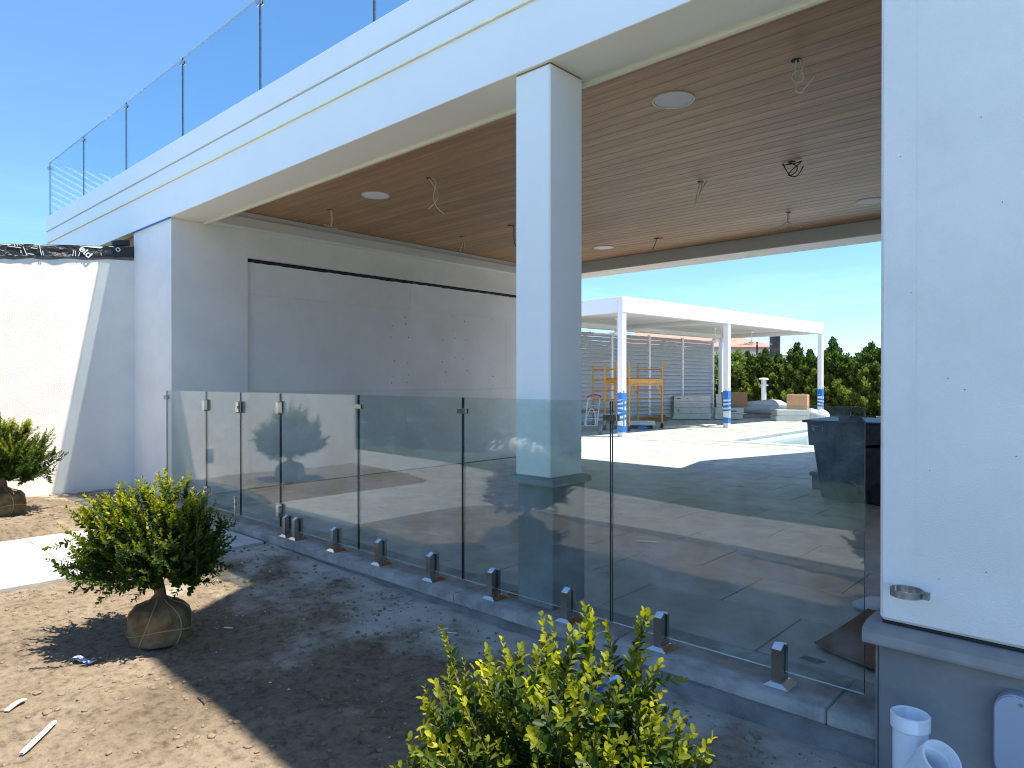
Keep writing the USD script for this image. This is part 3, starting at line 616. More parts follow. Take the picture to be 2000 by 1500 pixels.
specks = [cyl((x, 2.801, z), (x, 2.798, z), r_, 7) for x, z, r_ in ((-.470, 2.64, .0028), (-.392, .650, .0022), (-.652, 2.82, .0016), (-.505, 1.31, .002), (-.655, 2.12, .0015), (-.455, 1.27, .0022), (-.35, 1.9, .0018), (-.56, .98, .0015), (-.62, 1.62, .0016), (-.41, 2.2, .0017), (-.31, 1.05, .002), (-.53, .60, .0016))]
part(house, 'wall_specks', cat(specks), DARKWIRE, kind='stuff')
part(house, 'hairline_seam', box(-.6036, -.6030, 2.7993, 2.802, .62, 3.10), mat('hairline', (.66, .66, .65), .9))
# PVC wye standing in the soil
px_, py_ = -.575, 2.60
wye = thing('drain_pipe', 'white plastic wye drain fitting standing against the grey plinth', 'pipe', (px_, py_, 0))
def pipe_shell(L0, L1, ro, ri, hub):
    prof = [(ri, L0), (ro, L0), (ro, L1 - hub), (ro + .007, L1 - hub + .006), (ro + .007, L1 - .003), (ro + .004, L1), (ri + .004, L1), (ri + .002, L1 - .006), (ri + .002, L1 - hub * .8), (ri - .004, L1 - hub * .8 - .004), (ri - .004, L0)]
    return lathe(prof, 40)
part(wye, 'stack', pipe_shell(-.45, .180, .053, .049, .052), PVC, smooth=35)
br = pipe_shell(.02, .215, .053, .049, .052)
br = xf(br, (0, 0, -.055), rx=0, ry=42)
br = xf(br, (0, 0, 0), rz=-40)
part(wye, 'branch', br, PVC, smooth=35)
# oblong grey cover
ob = thing('cover_box', 'grey oblong plastic cover box screwed to the grey plinth', 'cover box', (-.300, 2.789, .135))
cap2 = LineString([(0, -.082), (0, .082)]).buffer(.062, quad_segs=12)
m1 = ext_xz(cap2, -.052, -.0); m2 = ext_xz(cap2.buffer(-.004), -.058, -.0525)
part(ob, 'body', m1, GREYPVC, smooth=30); part(ob, 'lid', m2, GREYPVC, smooth=30)
for zz in (-.118, .118): part(ob, 'screw', cyl((.012 if zz > 0 else -.010, -.0605, zz), (.012 if zz > 0 else -.010, -.0575, zz), .0055, 10), GALV)

# ================================================================== CEILING FIXTURES
discs = [(-6.04, 4.38, 'near left round white ceiling speaker between two cable tails'), (-2.45, 4.33, 'largest round white ceiling speaker right of the column'), (-5.91, 8.40, 'small far round ceiling speaker just right of the column'), (-2.235, 8.25, 'far round ceiling speaker cut by the right wall')]
for x, y, lab in discs:
    t = thing('ceiling_speaker', lab, 'ceiling speaker', (x, y, 3.2905), group='ceiling speakers')
    part(t, 'frame', ringpart(.135, .148, -.008, .0, 0, 360, 48), TRIM, smooth=40)
    part(t, 'grille', lathe([(0, -.005), (.130, -.004), (.1345, 0)], 40), DISC, smooth=40)
def cable(name, lab, x, y, strands, m=WIRE, r=.0048):
    t = thing(name, lab, 'cable', (x, y, 3.2905), group='cable tails hanging from the ceiling')
    part(t, 'ceiling_hole', cyl((0, 0, -.0015), (0, 0, .0), .032, 20), DARKGAP)
    for s in strands:
        part(t, 'strand', tube(smooth_pts(s, 22), r, 8), m, smooth=True)
cable('cable_tail', 'white cable tail with a bent hook near the left end of the ceiling', -6.95, 4.40, [[(0, 0, 0), (.01, .01, -.09), (.03, 0, -.19), (.09, .04, -.225)], [(.02, 0, 0), (.05, 0, -.1), (.05, -.02, -.19), (-.08, -.03, -.16)]])
cable('cable_tail', 'long twisted white cable tail left of the column', -5.154, 4.374, [[(0, 0, 0), (.06, .03, -.10), (.11, .02, -.2), (.03, -.03, -.31)], [(.03, 0, 0), (.10, 0, -.09), (.07, 0, -.21), (.17, .05, -.37)]])
cable('cable_tail', 'small pale cable tail in the far left of the ceiling', -6.90, 6.444, [[(0, 0, 0), (.02, 0, -.08), (-.04, 0, -.2)], [(.02, 0, 0), (.05, 0, -.1), (.07, 0, -.2)]])
cable('cable_tail', 'thin dark cable tail close to the column', -5.956, 6.40, [[(-.05, 0, -.004), (.06, 0, -.01), (.07, 0, -.15), (.12, 0, -.3)]], DARKWIRE)
cable('cable_tail', 'largest bundle of white cable with a hook at upper right', -1.59, 4.317, [[(0, 0, 0), (-.01, .01, -.10), (.0, 0, -.17), (.03, -.02, -.21), (.10, .02, -.12)], [(.02, .0, 0), (.03, 0, -.09), (.0, 0, -.17), (.05, 0, -.215)], [(-.01, 0, -.07), (.04, 0, -.09), (.03, 0, -.14), (-.015, 0, -.12), (-.01, 0, -.07)]], WIRE, .0055)
cable('cable_tail', 'pale brown cable tail in the middle of the right ceiling', -3.257, 6.29, [[(0, 0, 0), (-.03, 0, -.10), (-.06, 0, -.22)], [(.02, 0, 0), (.0, 0, -.1), (-.04, 0, -.22)], [(.07, 0, -.01), (.03, 0, -.06), (-.02, 0, -.13)]])
cable('cable_tail', 'tangle of thin dark wires in the right ceiling', -2.35, 6.285, [[(-.08, 0, -.004), (-.05, .02, -.08), (.02, 0, -.14), (.10, 0, -.06)], [(-.04, 0, 0), (.04, 0, -.09), (-.03, 0, -.12), (.08, 0, -.02)], [(-.09, 0, -.01), (.0, 0, -.02), (.09, 0, -.01)]], DARKWIRE, .005)
cable('cable_tail', 'spread cable tail close to the back beam', -3.086, 8.144, [[(0, 0, 0), (-.01, 0, -.1), (.04, 0, -.19)], [(0, 0, -.02), (-.03, 0, -.12), (-.22, 0, -.17)], [(0, 0, -.08), (.03, 0, -.14), (.16, 0, -.19)]])
cable('cable_tail', 'tiny dark cable tail beside the smallest ceiling speaker', -4.982, 8.357, [[(0, 0, 0), (-.03, 0, -.08), (-.07, 0, -.15)], [(-.05, 0, -.01), (.09, 0, -.01)]], DARKWIRE)

# ================================================================== BOXWOOD SHRUBS
def leaves(P, D, Nn, L, W):
    """P bases, D unit directions, Nn approximate upward normals, L lengths, W widths: cupped oval leaves of 8 triangles."""
    S = np.cross(D, Nn); S /= np.linalg.norm(S, axis=1, keepdims=True) + 1e-9; U = np.cross(S, D)
    t = np.array([0, .20, .58, .90, 1, .90, .58, .20, .3, .7]); s = np.array([0, -.34, -.50, -.27, 0, .27, .50, .34, 0, 0]); u = np.array([0, .07, .09, .02, -.05, .02, .09, .07, -.02, -.03])
    V = P[:, None] + (t[None, :, None] * L[:, None, None]) * D[:, None] + (s[None, :, None] * W[:, None, None]) * S[:, None] + (u[None, :, None] * L[:, None, None]) * U[:, None]
    F = np.array([(0, 1, 8), (1, 2, 8), (2, 9, 8), (2, 3, 9), (3, 4, 9), (4, 5, 9), (5, 6, 9), (6, 8, 9), (6, 7, 8), (7, 0, 8)])
    k = len(P); Fa = (F[None] + 10 * np.arange(k)[:, None, None]).reshape(-1, 3)
    return V.reshape(-1, 3), Fa
def add_tint(m, tint):
    UsdGeom.PrimvarsAPI(m).CreatePrimvar('tint', Sdf.ValueTypeNames.FloatArray, 'vertex').Set(Vt.FloatArray.FromNumpy(np.asarray(tint, np.float32)))
def shoot_leaves(r, pts, leaf, t0, tipw):
    """leaf pairs along a shoot given as points; returns P, D, N, L, W, tint"""
    seg = np.linalg.norm(np.diff(pts, axis=0), axis=1); cum = np.r_[0, np.cumsum(seg)]; tot = cum[-1]
    n = max(3, int(tot * (1 - t0) / (leaf * .40)))
    out = []
    for i in range(n):
        s = tot * (t0 + (1 - t0) * (i + .5) / n)
        p = np.array([np.interp(s, cum, pts[:, k]) for k in range(3)])
        q = np.array([np.interp(min(s + .01, tot), cum, pts[:, k]) for k in range(3)]); d = q - p
        if np.linalg.norm(d) < 1e-6: d = pts[-1] - pts[-2]
        d = d / np.linalg.norm(d)
        a = np.cross(d, [0.3, 0.2, 1.0]); a /= np.linalg.norm(a); b = np.cross(d, a)
        ph = (i % 2) * math.pi / 2 + r.normal(0, .35)
        for sg in (0, math.pi):
            side = math.cos(ph + sg) * a + math.sin(ph + sg) * b
            f = i / n
            ld = d * (.55 + .45 * f) + side * (1.0 - .35 * f) + r.normal(0, .18, 3); ld /= np.linalg.norm(ld)
            nn = d * 1.0 - side * .45 + np.array([0, 0, .35]) + r.normal(0, .25, 3)
            sc = leaf * (1.0 - .5 * f ** 2) * r.uniform(.62, 1.15)
            out.append((p, ld, nn, sc, sc * r.uniform(.52, .66), tipw * np.clip((f - .25) / .6, 0, 1)))
        
    # terminal bud leaves
    return out
def boxwood(name, label, loc, seed, R, H, leaf, nshoot, lean=(0, 0), top=0.0, split=0, trunk_h=.10, ball_r=.18, ball_h=.27, flat=.75):
    r = np.random.default_rng(seed)
    t = thing(name, label, 'shrub', loc)
    # burlap root ball, squashed, gathered under the trunk
    n1, n2 = 40, 26
    A, B = np.meshgrid(np.linspace(0, 2 * np.pi, n1, endpoint=True), np.linspace(0, 1, n2), indexing='ij')
    prof_r = np.interp(B, [0, .04, .15, .35, .55, .75, .88, .95, 1.0], [.0, .80, .96, 1.0, 1.0, .95, .76, .34, .17]) * ball_r
    prof_z = np.interp(B, [0, .04, .15, .35, .55, .75, .88, .95, 1.0], [0, 0, .06, .28, .55, .80, .96, 1.06, 1.22]) * ball_h
    Q = np.stack([np.cos(A), np.sin(A), B * 2], -1)
    fold = 1 + .05 * meshkit.fbm(Q * 2.0, seed=seed) + .05 * np.sin(A * 9 + 1.5 * np.sin(A * 2) + seed) * np.clip(B - .45, 0, 1) * 2 + .02 * meshkit.fbm(Q * 7.0, seed=seed + 1)
    fold[-1] = fold[0]
    V = np.stack([prof_r * fold * np.cos(A), prof_r * fold * np.sin(A), prof_z * (1 + .03 * meshkit.fbm(Q * 3, seed=seed + 2)) - .012], -1)
    V[-1] = V[0]
    part(t, 'root_ball', gridmesh(V), BURLAP, 'burlap-wrapped root ball', smooth=True)
    def ball_pt(a, b, off=.003):
        rr = np.interp(b, B[0], prof_r[0]); zz = np.interp(b, B[0], prof_z[0])
        fo = np.interp(a % (2 * np.pi), A[:, 0], fold[:, int(b * (n2 - 1))])
        return (( rr * fo + off) * math.cos(a), (rr * fo + off) * math.sin(a), zz + off - .012)
    for k in range(6):
        a0 = k * math.pi / 3 + r.uniform(-.2, .2)
        part(t, 'rope', tube([ball_pt(a0 + .25 * math.sin(b * 3 + k), b) for b in np.linspace(.06, .97, 20)], .0032, 6), ROPE, smooth=True)
    part(t, 'rope', tube([ball_pt(a, .42 + .07 * math.sin(a * 2 + seed)) for a in np.linspace(0, 2 * np.pi, 40)], .0032, 6), ROPE, smooth=True)
    tz = ball_h * 1.15
    T = np.array([lean[0] * .15, lean[1] * .15, tz + trunk_h])
    part(t, 'trunk', tube(smooth_pts([(0, 0, tz - .10), (0, .005, tz), (lean[0] * .06, lean[1] * .06, tz + trunk_h * .5), T], 10), np.linspace(.034, .024, 10), 10), BARK, smooth=True)
    L_all, stems, shoots = [], [], []
    for k in range(nshoot):
        # directions spread over an upper dome, a few drooping
        u = r.random(); th = math.acos(1 - u * 1.12) if r.random() < .93 else r.uniform(1.45, 1.75)
        ph = r.uniform(0, 2 * np.pi)
        d = np.array([math.sin(th) * math.cos(ph), math.sin(th) * math.sin(ph), math.cos(th)])
        Rd = 1 / math.sqrt((math.sin(th) / R) ** 2 + (math.cos(th) / H) ** 2) * r.uniform(.70, 1.06)
        if r.random() < .10: Rd *= 1.14
        end = T + d * Rd + np.array([lean[0], lean[1], 0]) * (Rd / R) * .6
        mid = T + d * Rd * .55 + np.array([0, 0, -.02]) + r.normal(0, .02, 3)
        tipup = np.array([0, 0, .05 + .05 * math.sin(th)])
        pts = smooth_pts([T * [1, 1, 1] - [0, 0, .02], mid, end + tipup * r.uniform(.3, 1.2)], 12)
        shoots.append((pts, .50, 1.0))
        stems.append(tube(pts[::2], np.linspace(.006, .0016, len(pts[::2])), 5))
        for j in range(r.integers(3, 6)):
            s0 = r.integers(4, 10); base = pts[s0]; dd = pts[s0] - pts[s0 - 1]; dd /= np.linalg.norm(dd)
            sd = dd + r.normal(0, .62, 3) + np.array([0, 0, .25]); sd /= np.linalg.norm(sd)
            ln = r.uniform(.09, .19) * R / .45
            e = base + sd * ln; sp = smooth_pts([base, base + sd * ln * .5 + r.normal(0, .006, 3), e + np.array([0, 0, .02])], 6)
            shoots.append((sp, .12, .75)); stems.append(tube(sp[::2], np.linspace(.0028, .0012, 3), 4))
    part(t, 'branches', cat(stems), STEM, kind='stuff')
    # foliage: the longest sprays are parts of their own, the rest one mass
    spr = []
    for pts, t0, w in shoots:
        o = shoot_leaves(r, pts, leaf, t0, w * r.uniform(.35, 1.0))
        spr.append(o)
    def build(os):
        P, D, Nn, L, W, Ti = (np.array(x) for x in zip(*os))
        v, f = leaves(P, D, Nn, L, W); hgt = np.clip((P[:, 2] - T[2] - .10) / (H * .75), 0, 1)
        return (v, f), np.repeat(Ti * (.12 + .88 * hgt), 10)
    order = sorted(range(len(spr)), key=lambda i: -shoots[i][0][-1][2])
    sep = order[:split]; rest = order[split:]
    for i in sep:
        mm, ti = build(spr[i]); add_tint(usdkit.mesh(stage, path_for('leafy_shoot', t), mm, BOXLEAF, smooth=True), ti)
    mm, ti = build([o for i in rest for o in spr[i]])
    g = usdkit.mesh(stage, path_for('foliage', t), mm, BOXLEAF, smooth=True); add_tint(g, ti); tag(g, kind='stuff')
    return t
SH = 'boxwood_shrub'
boxwood(SH, 'round boxwood with burlap root ball standing on the soil in the left foreground', (-3.92, 1.42, soil_h(-3.92, 1.42) - .005), 21, .385, .44, .034, 180, (-.10, -.08), split=60, ball_r=.15, ball_h=.205, trunk_h=.15)
boxwood(SH, 'bright yellow-green boxwood cut off at the bottom edge, nearest to the camera', (-.966, 1.204, soil_h(-.966, 1.204) - .005), 33, .365, .49, .0325, 205, (.0, .0), split=150, ball_h=.25)
boxwood(SH, 'boxwood cut by the left edge of the picture before the sunlit wall', (-7.86, 1.46, soil_h(-7.86, 1.46) - .005), 45, .42, .52, .034, 190, (.0, .0), split=40, ball_h=.22, ball_r=.17, trunk_h=.13)
# blue ribbons tied in the shrubs
def ribbon(label, loc, pts, w=.012):
    pts = smooth_pts(pts, 14); n = len(pts)
    T = np.gradient(pts, axis=0); T /= np.linalg.norm(T, axis=1, keepdims=True)
    S = np.cross(T, [.3, .5, .8]); S /= np.linalg.norm(S, axis=1, keepdims=True)
    V = np.stack([pts - S * w, pts + S * w], 1) + np.array(loc); v, f = gridmesh(V)
    solo('ribbon', cat([trimesh.Trimesh(v, f, process=False), trimesh.Trimesh(v + [0, 0, -.0015], f[:, ::-1], process=False)]), mat('ribbon_blue' + str(len(label)), (.015, .08, .42), .4), label, 'ribbon', smooth=True)
ribbon('blue plastic ribbon tied inside the nearest boxwood', (-.86, 1.14, .63), [(-.06, 0, -.02), (-.02, .02, .0), (.02, .03, .02), (.05, .06, .05), (.065, .06, .0)])
ribbon('blue ribbon scrap at the foot of the white wall behind the left shrub', (-8.3, 2.5, .02), [(-.08, 0, 0), (-.03, .02, .06), (.03, 0, .09), (.08, .03, .03)], .03)

# ================================================================== LITTER ON THE SOIL
def sh(x, y): return float(soil_h(x, y))
def litter_ribbon(name, label, cat_, pts, w, th, m):
    pts = smooth_pts([(x, y, sh(x, y) + dz) for x, y, dz in pts], 12)
    T = np.gradient(pts, axis=0); S = np.cross(T, [0, 0, 1]); S /= np.linalg.norm(S, axis=1, keepdims=True)
    ww = w * (1 - .25 * np.abs(np.linspace(-1, 1, len(pts))) ** 3)[:, None]
    V = np.stack([pts - S * ww, pts + S * ww, pts + S * ww + [0, 0, th], pts - S * ww + [0, 0, th], pts - S * ww], 1)
    solo(name, gridmesh(V), m, label, cat_, smooth=30)
litter_ribbon('plastic_strip', 'white plastic strip lying on sunlit soil at lower left', 'litter', [(-3.10, .63, .008), (-3.16, .69, .012), (-3.25, .775, .014)], .010, .006, PVC)
litter_ribbon('wood_chip', 'pale torn wood chip near the left edge of the soil', 'wood chip', [(-3.50, .66, .006), (-3.54, .70, .012), (-3.575, .74, .010)], .012, .005, PALEWOOD)
litter_ribbon('blue_scrap', 'crumpled blue wrapper on the soil left of the root ball', 'litter', [(-3.90, .985, .004), (-3.87, 1.02, .030), (-3.84, 1.05, .008), (-3.80, 1.09, .022)], .018, .002, mat('wrapper_blue', (.03, .08, .42), .25, col2=(.5, .55, .65), vscale=40))
litter_ribbon('wood_stick', 'thin brown wooden stick on shaded soil behind the nearest shrub', 'wood stick', [(-2.30, 2.36, .010), (-2.33, 2.46, .014), (-2.36, 2.56, .012)], .010, .008, mat('stick', (.34, .19, .09), .8))
litter_ribbon('white_splinter', 'white splinter on shaded soil right of the burlap ball', 'litter', [(-3.80, 1.72, .006), (-3.76, 1.75, .006)], .004, .003, PVC)
t = thing('bent_wire', 'bent white plastic wire on shaded soil near the kerb', 'wire', (-2.86, 2.56, sh(-2.86, 2.56) + .008))
part(t, 'wire', tube([(-.03, .03, .004), (-.045, -.01, .002), (-.05, -.035, .0), (.0, -.01, .0), (.06, .015, .002)], .0025, 6), PVC)
t = thing('dry_twig', 'small forked dry twig on the soil at the shadow edge', 'twig', (-3.02, 1.27, sh(-3.02, 1.27) + .008))
part(t, 'twig', cat([tube([(-.05, 0, 0), (0, .005, .01), (.04, -.005, .004)], .003, 6), tube([(0, .005, .01), (.03, .03, .008)], .0022, 6), tube([(-.02, 0, .006), (-.04, .03, .004)], .002, 6)]), BARK)

# ================================================================== UNDER THE PORCH
# sheet of weathered cardboard, slightly curled
def sheet(name, label, cat_, corners, z, curl, m, th=.006, seed=0, n=18):
    c = np.array(corners, float); u, w_ = np.meshgrid(np.linspace(0, 1, n), np.linspace(0, 1, n), indexing='ij')
    P2 = (c[0] * ((1 - u) * (1 - w_))[..., None] + c[1] * (u * (1 - w_))[..., None] + c[2] * (u * w_)[..., None] + c[3] * ((1 - u) * w_)[..., None])
    zz = z + curl * (np.abs(2 * u - 1) ** 3 + np.abs(2 * w_ - 1) ** 3) * .5 + curl * .4 * meshkit.fbm(np.stack([u * 3, w_ * 3, u * 0], -1), seed=seed)
    zz = np.maximum(zz, z)
    V = np.concatenate([P2, zz[..., None]], -1)
    a, f = gridmesh(V); b, _ = gridmesh(V - [0, 0, th])
    k = len(a); i = np.arange(n * n).reshape(n, n); rim = np.r_[i[:, 0], i[-1, 1:], i[-2::-1, -1], i[0, -2:0:-1]]
    q = [(rim[j], rim[(j + 1) % len(rim)], rim[(j + 1) % len(rim)] + k, rim[j] + k) for j in range(len(rim))]
    rf = [(x[0], x[2], x[1]) for x in q] + [(x[0], x[3], x[2]) for x in q]
    return solo(name, (np.vstack([a, b]), np.vstack([f, f[:, ::-1] + k, rf])), m, label, cat_, smooth=30)
sheet('cardboard_sheet', 'weathered brown cardboard sheet on the paving beside the right wall', 'cardboard', [(-1.17, 3.42), (-.76, 3.27), (-.74, 4.30), (-1.12, 4.27)], .012, .022, DARKCARD)
blob = trimesh.creation.icosphere(3, 1.0); v = blob.vertices * [.12, .065, .04]; v *= (1 + .25 * meshkit.fbm(blob.vertices * 1.6, seed=5))[:, None]; v[:, 2] = np.maximum(v[:, 2], -.03) + .031
solo('white_rag', trimesh.Trimesh(xf(trimesh.Trimesh(v, blob.faces, process=False), (-1.10, 4.24, 0), rz=40).vertices + [0, 0, .001], blob.faces, process=False), CLOTH, 'crumpled white rag on the far corner of the cardboard sheet', 'rag', smooth=True)
# black wheeled bin
bin_ = thing('bin', 'black plastic wheeled bin standing in the porch beside the right wall', 'bin', (-2.62, 7.81, 0))
bw, bd = .95, .80
def taper(x0, x1, y0, y1, z0, X0, X1, Y0, Y1, z1): return hull([(x0, y0, z0), (x1, y0, z0), (x0, y1, z0), (x1, y1, z0), (X0, Y0, z1), (X1, Y0, z1), (X0, Y1, z1), (X1, Y1, z1)])
part(bin_, 'body', cat([taper(.02, bw - .02, .02, bd - .02, .02, -.045, bw + .04, -.045, bd + .04, .60)]), BLACKPL)
part(bin_, 'hopper', ext_xz(Polygon([(-.085, .598), (.25, .590), (.46, .625), (.75, .66), (bw + .08, .66), (bw + .11, .845), (-.105, .845)]), -.075, bd + .08), BLACKPL)
part(bin_, 'rim', box(-.15, bw + .15, -.11, bd + .11, .845, .872, .008), BLACKPL)
part(bin_, 'lid_flap', hull([(.22, -.05, .872), (.46, -.05, .872), (.18, .05, .925), (.40, .05, .930), (.24, .04, .872), (.46, .04, .872)]), BLACKPL)
for x, y in ((.30, -.01), (.62, -.02)):
    part(bin_, 'wheel', cat([xf(lathe([(0, -.03), (.10, -.03), (.115, -.018), (.115, .018), (.10, .03), (0, .03)], 28), (x, y, .117), rx=90)]), RUBBER, smooth=30)
part(bin_, 'caster', cat([xf(lathe([(0, -.02), (.06, -.02), (.065, .02), (0, .02)], 20), (bw - .1, bd * .8, .066), rx=90)]), RUBBER, smooth=30)
scr = cat([tube([(-.05 + .01 * i, -.082, .80 - .0 * i), (-.045 + .012 * i, -.0825, .76 - .01 * (i % 2))], .0025, 4) for i in range(3)] + [tube([(-.06, -.082, .815), (.02, -.0825, .80)], .0025, 4), tube([(.06, -.0815, .80), (.063, -.0815, .755)], .0025, 4)])
part(bin_, 'paint_scribble', scr, WHITEINK)
lb = thing('stone_block', 'low dark grey block with an overhanging cap left of the black bin', 'block', (-2.97, 8.50, 0))
part(lb, 'base', box(.025, .60, .025, .50, 0, .155, .004), PLINTH); part(lb, 'cap', box(0, .63, 0, .53, .1555, .205, .01), PLINTHCAP)
# leaf litter on the porch floor
solo('dropped_scrap', xf(box(-.03, .03, -.015, .015, .001, .006, .002), (-3.65, 8.1, .001), rz=30), DARKCARD, 'dark scrap lying alone on the shaded porch floor', 'litter')
solo('stone_chip', xf(hull([(-.05, -.02, .001), (.04, -.03, .001), (.06, .02, .001), (-.03, .03, .001), (-.03, 0, .012), (.03, 0, .014)]), (-1.135, 3.28, .001)), CONCRETE, 'thin stone chip on the paving just below the cardboard', 'litter')
solo('brick_scrap', xf(box(-.05, .05, -.03, .03, .001, .012, .004), (-2.80, 3.07, 0), rz=20), mat('terracotta', (.33, .10, .05), .9), 'flat orange scrap at the foot of the column plinth', 'litter')

# ================================================================== PERGOLA
PR = -4.5
PO = (-8.873, 13.363)
perg = thing('pergola', 'white flat-roofed aluminium pergola with blue taped posts beyond the terrace', 'pergola', (*PO, 0), PR)
PW, PL, PD = .145, 10.82, 3.75
posts = [(0, 0), (0, 4.70 ), (0, PL), (-PD, 0), (-PD, 4.70), (-PD, PL)]
def tape_wrap(parent, x0, y0, z0, z1, seed):
    r = random.Random(seed); o = .004
    def band(za, zb, sl):
        e = o + r.uniform(0, .003)
        # four sides, tilted strip
        zs = [za, za + sl, za + 2 * sl, za + 3 * sl, za + 4 * sl]
        c = [(x0 - PW - e, y0 - e), (x0 + e, y0 - e), (x0 + e, y0 + PW + e), (x0 - PW - e, y0 + PW + e), (x0 - PW - e, y0 - e)]
        h = zb - za
        V = np.array([[(cx, cy, z_ + h * k) for k in (0, 1)] for (cx, cy), z_ in zip(c, zs)])
        return trimesh.Trimesh(*gridmesh(V), process=False)
    ms = [band(z1 - .14, z1, 0), band(z1 - .16, z1 - .05, r.uniform(-.02, .02))]
    z = z1 - .24
    while z > z0 + .22:
        ms.append(band(z, z + r.uniform(.05, .075), r.uniform(-.028, .028))); z -= r.uniform(.095, .125)
    ms += [band(z0, z0 + .10, .01), band(z0 + .06, z0 + .17, -.012)]
    ms.append(box(x0 - .08, x0 - .04, y0 - .008, y0 - .006, z1 - .02, z1 + .02))
    ms.append(box(x0 + .0055, x0 + .0075, y0 + .03, y0 + .07, z1 - .8, z1 + .06 + .05 * r.random()))
    return cat(ms)
for i, (x, y) in enumerate(posts):
    p = part(perg, 'post', box(x - PW, x, y, y + PW, .012, 2.905, .004), PERG)
    if i < 3: part(p, 'blue_tape', tape_wrap(perg, x, y, .12 if i else .10, 1.02, 40 + i), BLUETAPE, 'blue masking tape wound round the foot')
    part(p, 'foot', box(x - PW - .006, x + .006, y - .006, y + PW + .006, .001, .012), ALU)
yb = [0, 4.70 + PW / 2, PL + PW]
for a, b in zip(yb[:-1], yb[1:]):
    part(perg, 'beam', box(-.15, .012, a + .003 - (.012 if a == 0 else 0), b - .003, 2.905, 3.272, .004), PERG)
    part(perg, 'beam', box(-PD - PW - .01, -PD + .02, a + .003, b - .003, 2.905, 3.272, .004), PERG)
for y0, y1 in ((-.011, .15), (PL - .01, PL + PW - .004)):
    part(perg, 'beam', box(-PD + .021, -.151, y0, y1, 2.905, 3.272, .004), PERG)
part(perg, 'beam', box(-PD + .021, -.151, 4.70, 4.70 + PW, 2.93, 3.20, .004), PERG)
y = .16; k = 0
while y < PL - .1:
    y1 = y + .74
    if y < 4.70 < y1 + .1: y1 = 4.695
    y1 = min(y1, PL - .012)
    if y1 - y > .1: part(perg, 'roof_slat', box(-PD + .022, -.152, y + .022, y1 - .022, 3.05, 3.10, .006), PERGU)
    y = y1 if abs(y1 - 4.695) > 1e-6 else 4.70 + PW + .005
    k += 1
part(perg, 'roof_cover', box(-PD + .022, -.152, .16, PL - .012, 3.103, 3.11), DARKGAP)
for yy in (1.2, 3.4, 5.9, 8.3):
    part(perg, 'downlight', cyl((-.45, yy, 3.042), (-.45, yy, 3.0495), .045, 16), ALU)
def rot2(x, y):
    a = math.radians(PR); return PO[0] + x * math.cos(a) - y * math.sin(a), PO[1] + x * math.sin(a) + y * math.cos(a)
for i, (yy, lab) in enumerate(((2.25, 'white ceiling fan under the left bay of the pergola'), (7.30, 'white ceiling fan in the middle of the pergola'), (9.7, 'white ceiling fan under the right end of the pergola'))):
    fx, fy = rot2(-1.85 - .1, yy)
    t = thing('ceiling_fan', lab, 'ceiling fan', (fx, fy, 2.55), PR + 20 * i, 'fans under the pergola')
    part(t, 'canopy', lathe([(0, .50), (.06, .495), (.075, .47), (.03, .43), (.012, .42), (0, .42)], 20), PERG, smooth=30)
    part(t, 'rod', cyl((0, 0, .12), (0, 0, .43), .013, 10), PERG)
    part(t, 'motor', lathe([(0, .14), (.06, .13), (.10, .09), (.11, .03), (.09, 0), (0, -.01)], 24), PERG, smooth=30)
    for k in range(3):
        part(t, 'blade', xf(xf(box(.10, .68, -.055, .055, .035, .045, .004), rx=10), rz=120 * k), PERG)

# louvered privacy screen along the back
scn = thing('louver_screen', 'grey louvered privacy screen along the back of the pergola', 'screen', (*rot2(-3.50, 0), 0), PR)
sp = [.05, 2.0, 3.93, 5.86, 7.79, 9.75]
for y in sp: part(scn, 'screen_post', box(-.04, .04, y - .045, y + .045, 0.0, 2.80, .004), PERG)
for a, b in zip(sp[:-1], sp[1:]):
    for k in range(21):
        z = .10 + k * .127
        pr = [(.028, z), (.042, z + .003), (.044, z + .014), (-.014, z + .120), (-.026, z + .123), (-.028, z + .114)]
        v = hull([(x_, y_, z_) for y_ in (a + .05, b - .05) for x_, z_ in pr])
        part(scn, 'louver', v, LOUV)

# ================================================================== BUILDING MATERIALS ON THE FAR TERRACE
def scaffold(label, loc, rz, L=1.63, W=.76):
    t = thing('scaffold', label, 'scaffold', (*loc, 0), rz, 'yellow rolling scaffolds')
    for y in (0, L):
        f = []
        for x in (0, W):
            f += [cyl((x, y, .14), (x, y, 1.74), .024, 10), cyl((x, y, 1.74), (x, y, 1.80), .016, 8)]
            part(t, 'caster', cat([xf(lathe([(0, -.018), (.055, -.018), (.06, 0), (.055, .018), (0, .018)], 18), (x, y, .061), ry=90), box(x - .03, x + .03, y - .012, y + .012, .07, .14)]), RUBBER, smooth=30)
        for z in (.30, .55, .80, 1.05, 1.30, 1.62): f.append(cyl((0, y, z), (W, y, z), .014, 8))
        part(t, 'end_frame', cat(f), YELLOW, smooth=30)
    for x in (0, W):
        part(t, 'side_rail', cat([box(x - .022, x + .022, .02, L - .02, 1.24, 1.36, .006), box(x - .016, x + .016, .02, L - .02, 1.185, 1.215, .004)]), YELLOW)
        for y, d in ((.03, 1), (L - .03, -1)): part(t, 'brace', cyl((x, y, .93), (x, y + d * .26, 1.20), .012, 8), YELLOW)
    part(t, 'deck', box(.03, W - .03, .05, L - .05, 1.365, 1.385), WOOD)
    return t
scaffold('yellow rolling scaffold with casters between the first and second pergola posts', (-10.48, 14.95), 0)
t2 = thing('scaffold', 'yellow scaffold end frame at the left of the screen, partly behind the column', 'scaffold', (-11.45, 13.95, 0), -6, 'yellow rolling scaffolds')
f = []
for x in (0, .80): f += [cyl((x, 0, .10), (x, 0, 1.74), .024, 10), cyl((x, 0, 1.74), (x, 0, 1.80), .016, 8)]
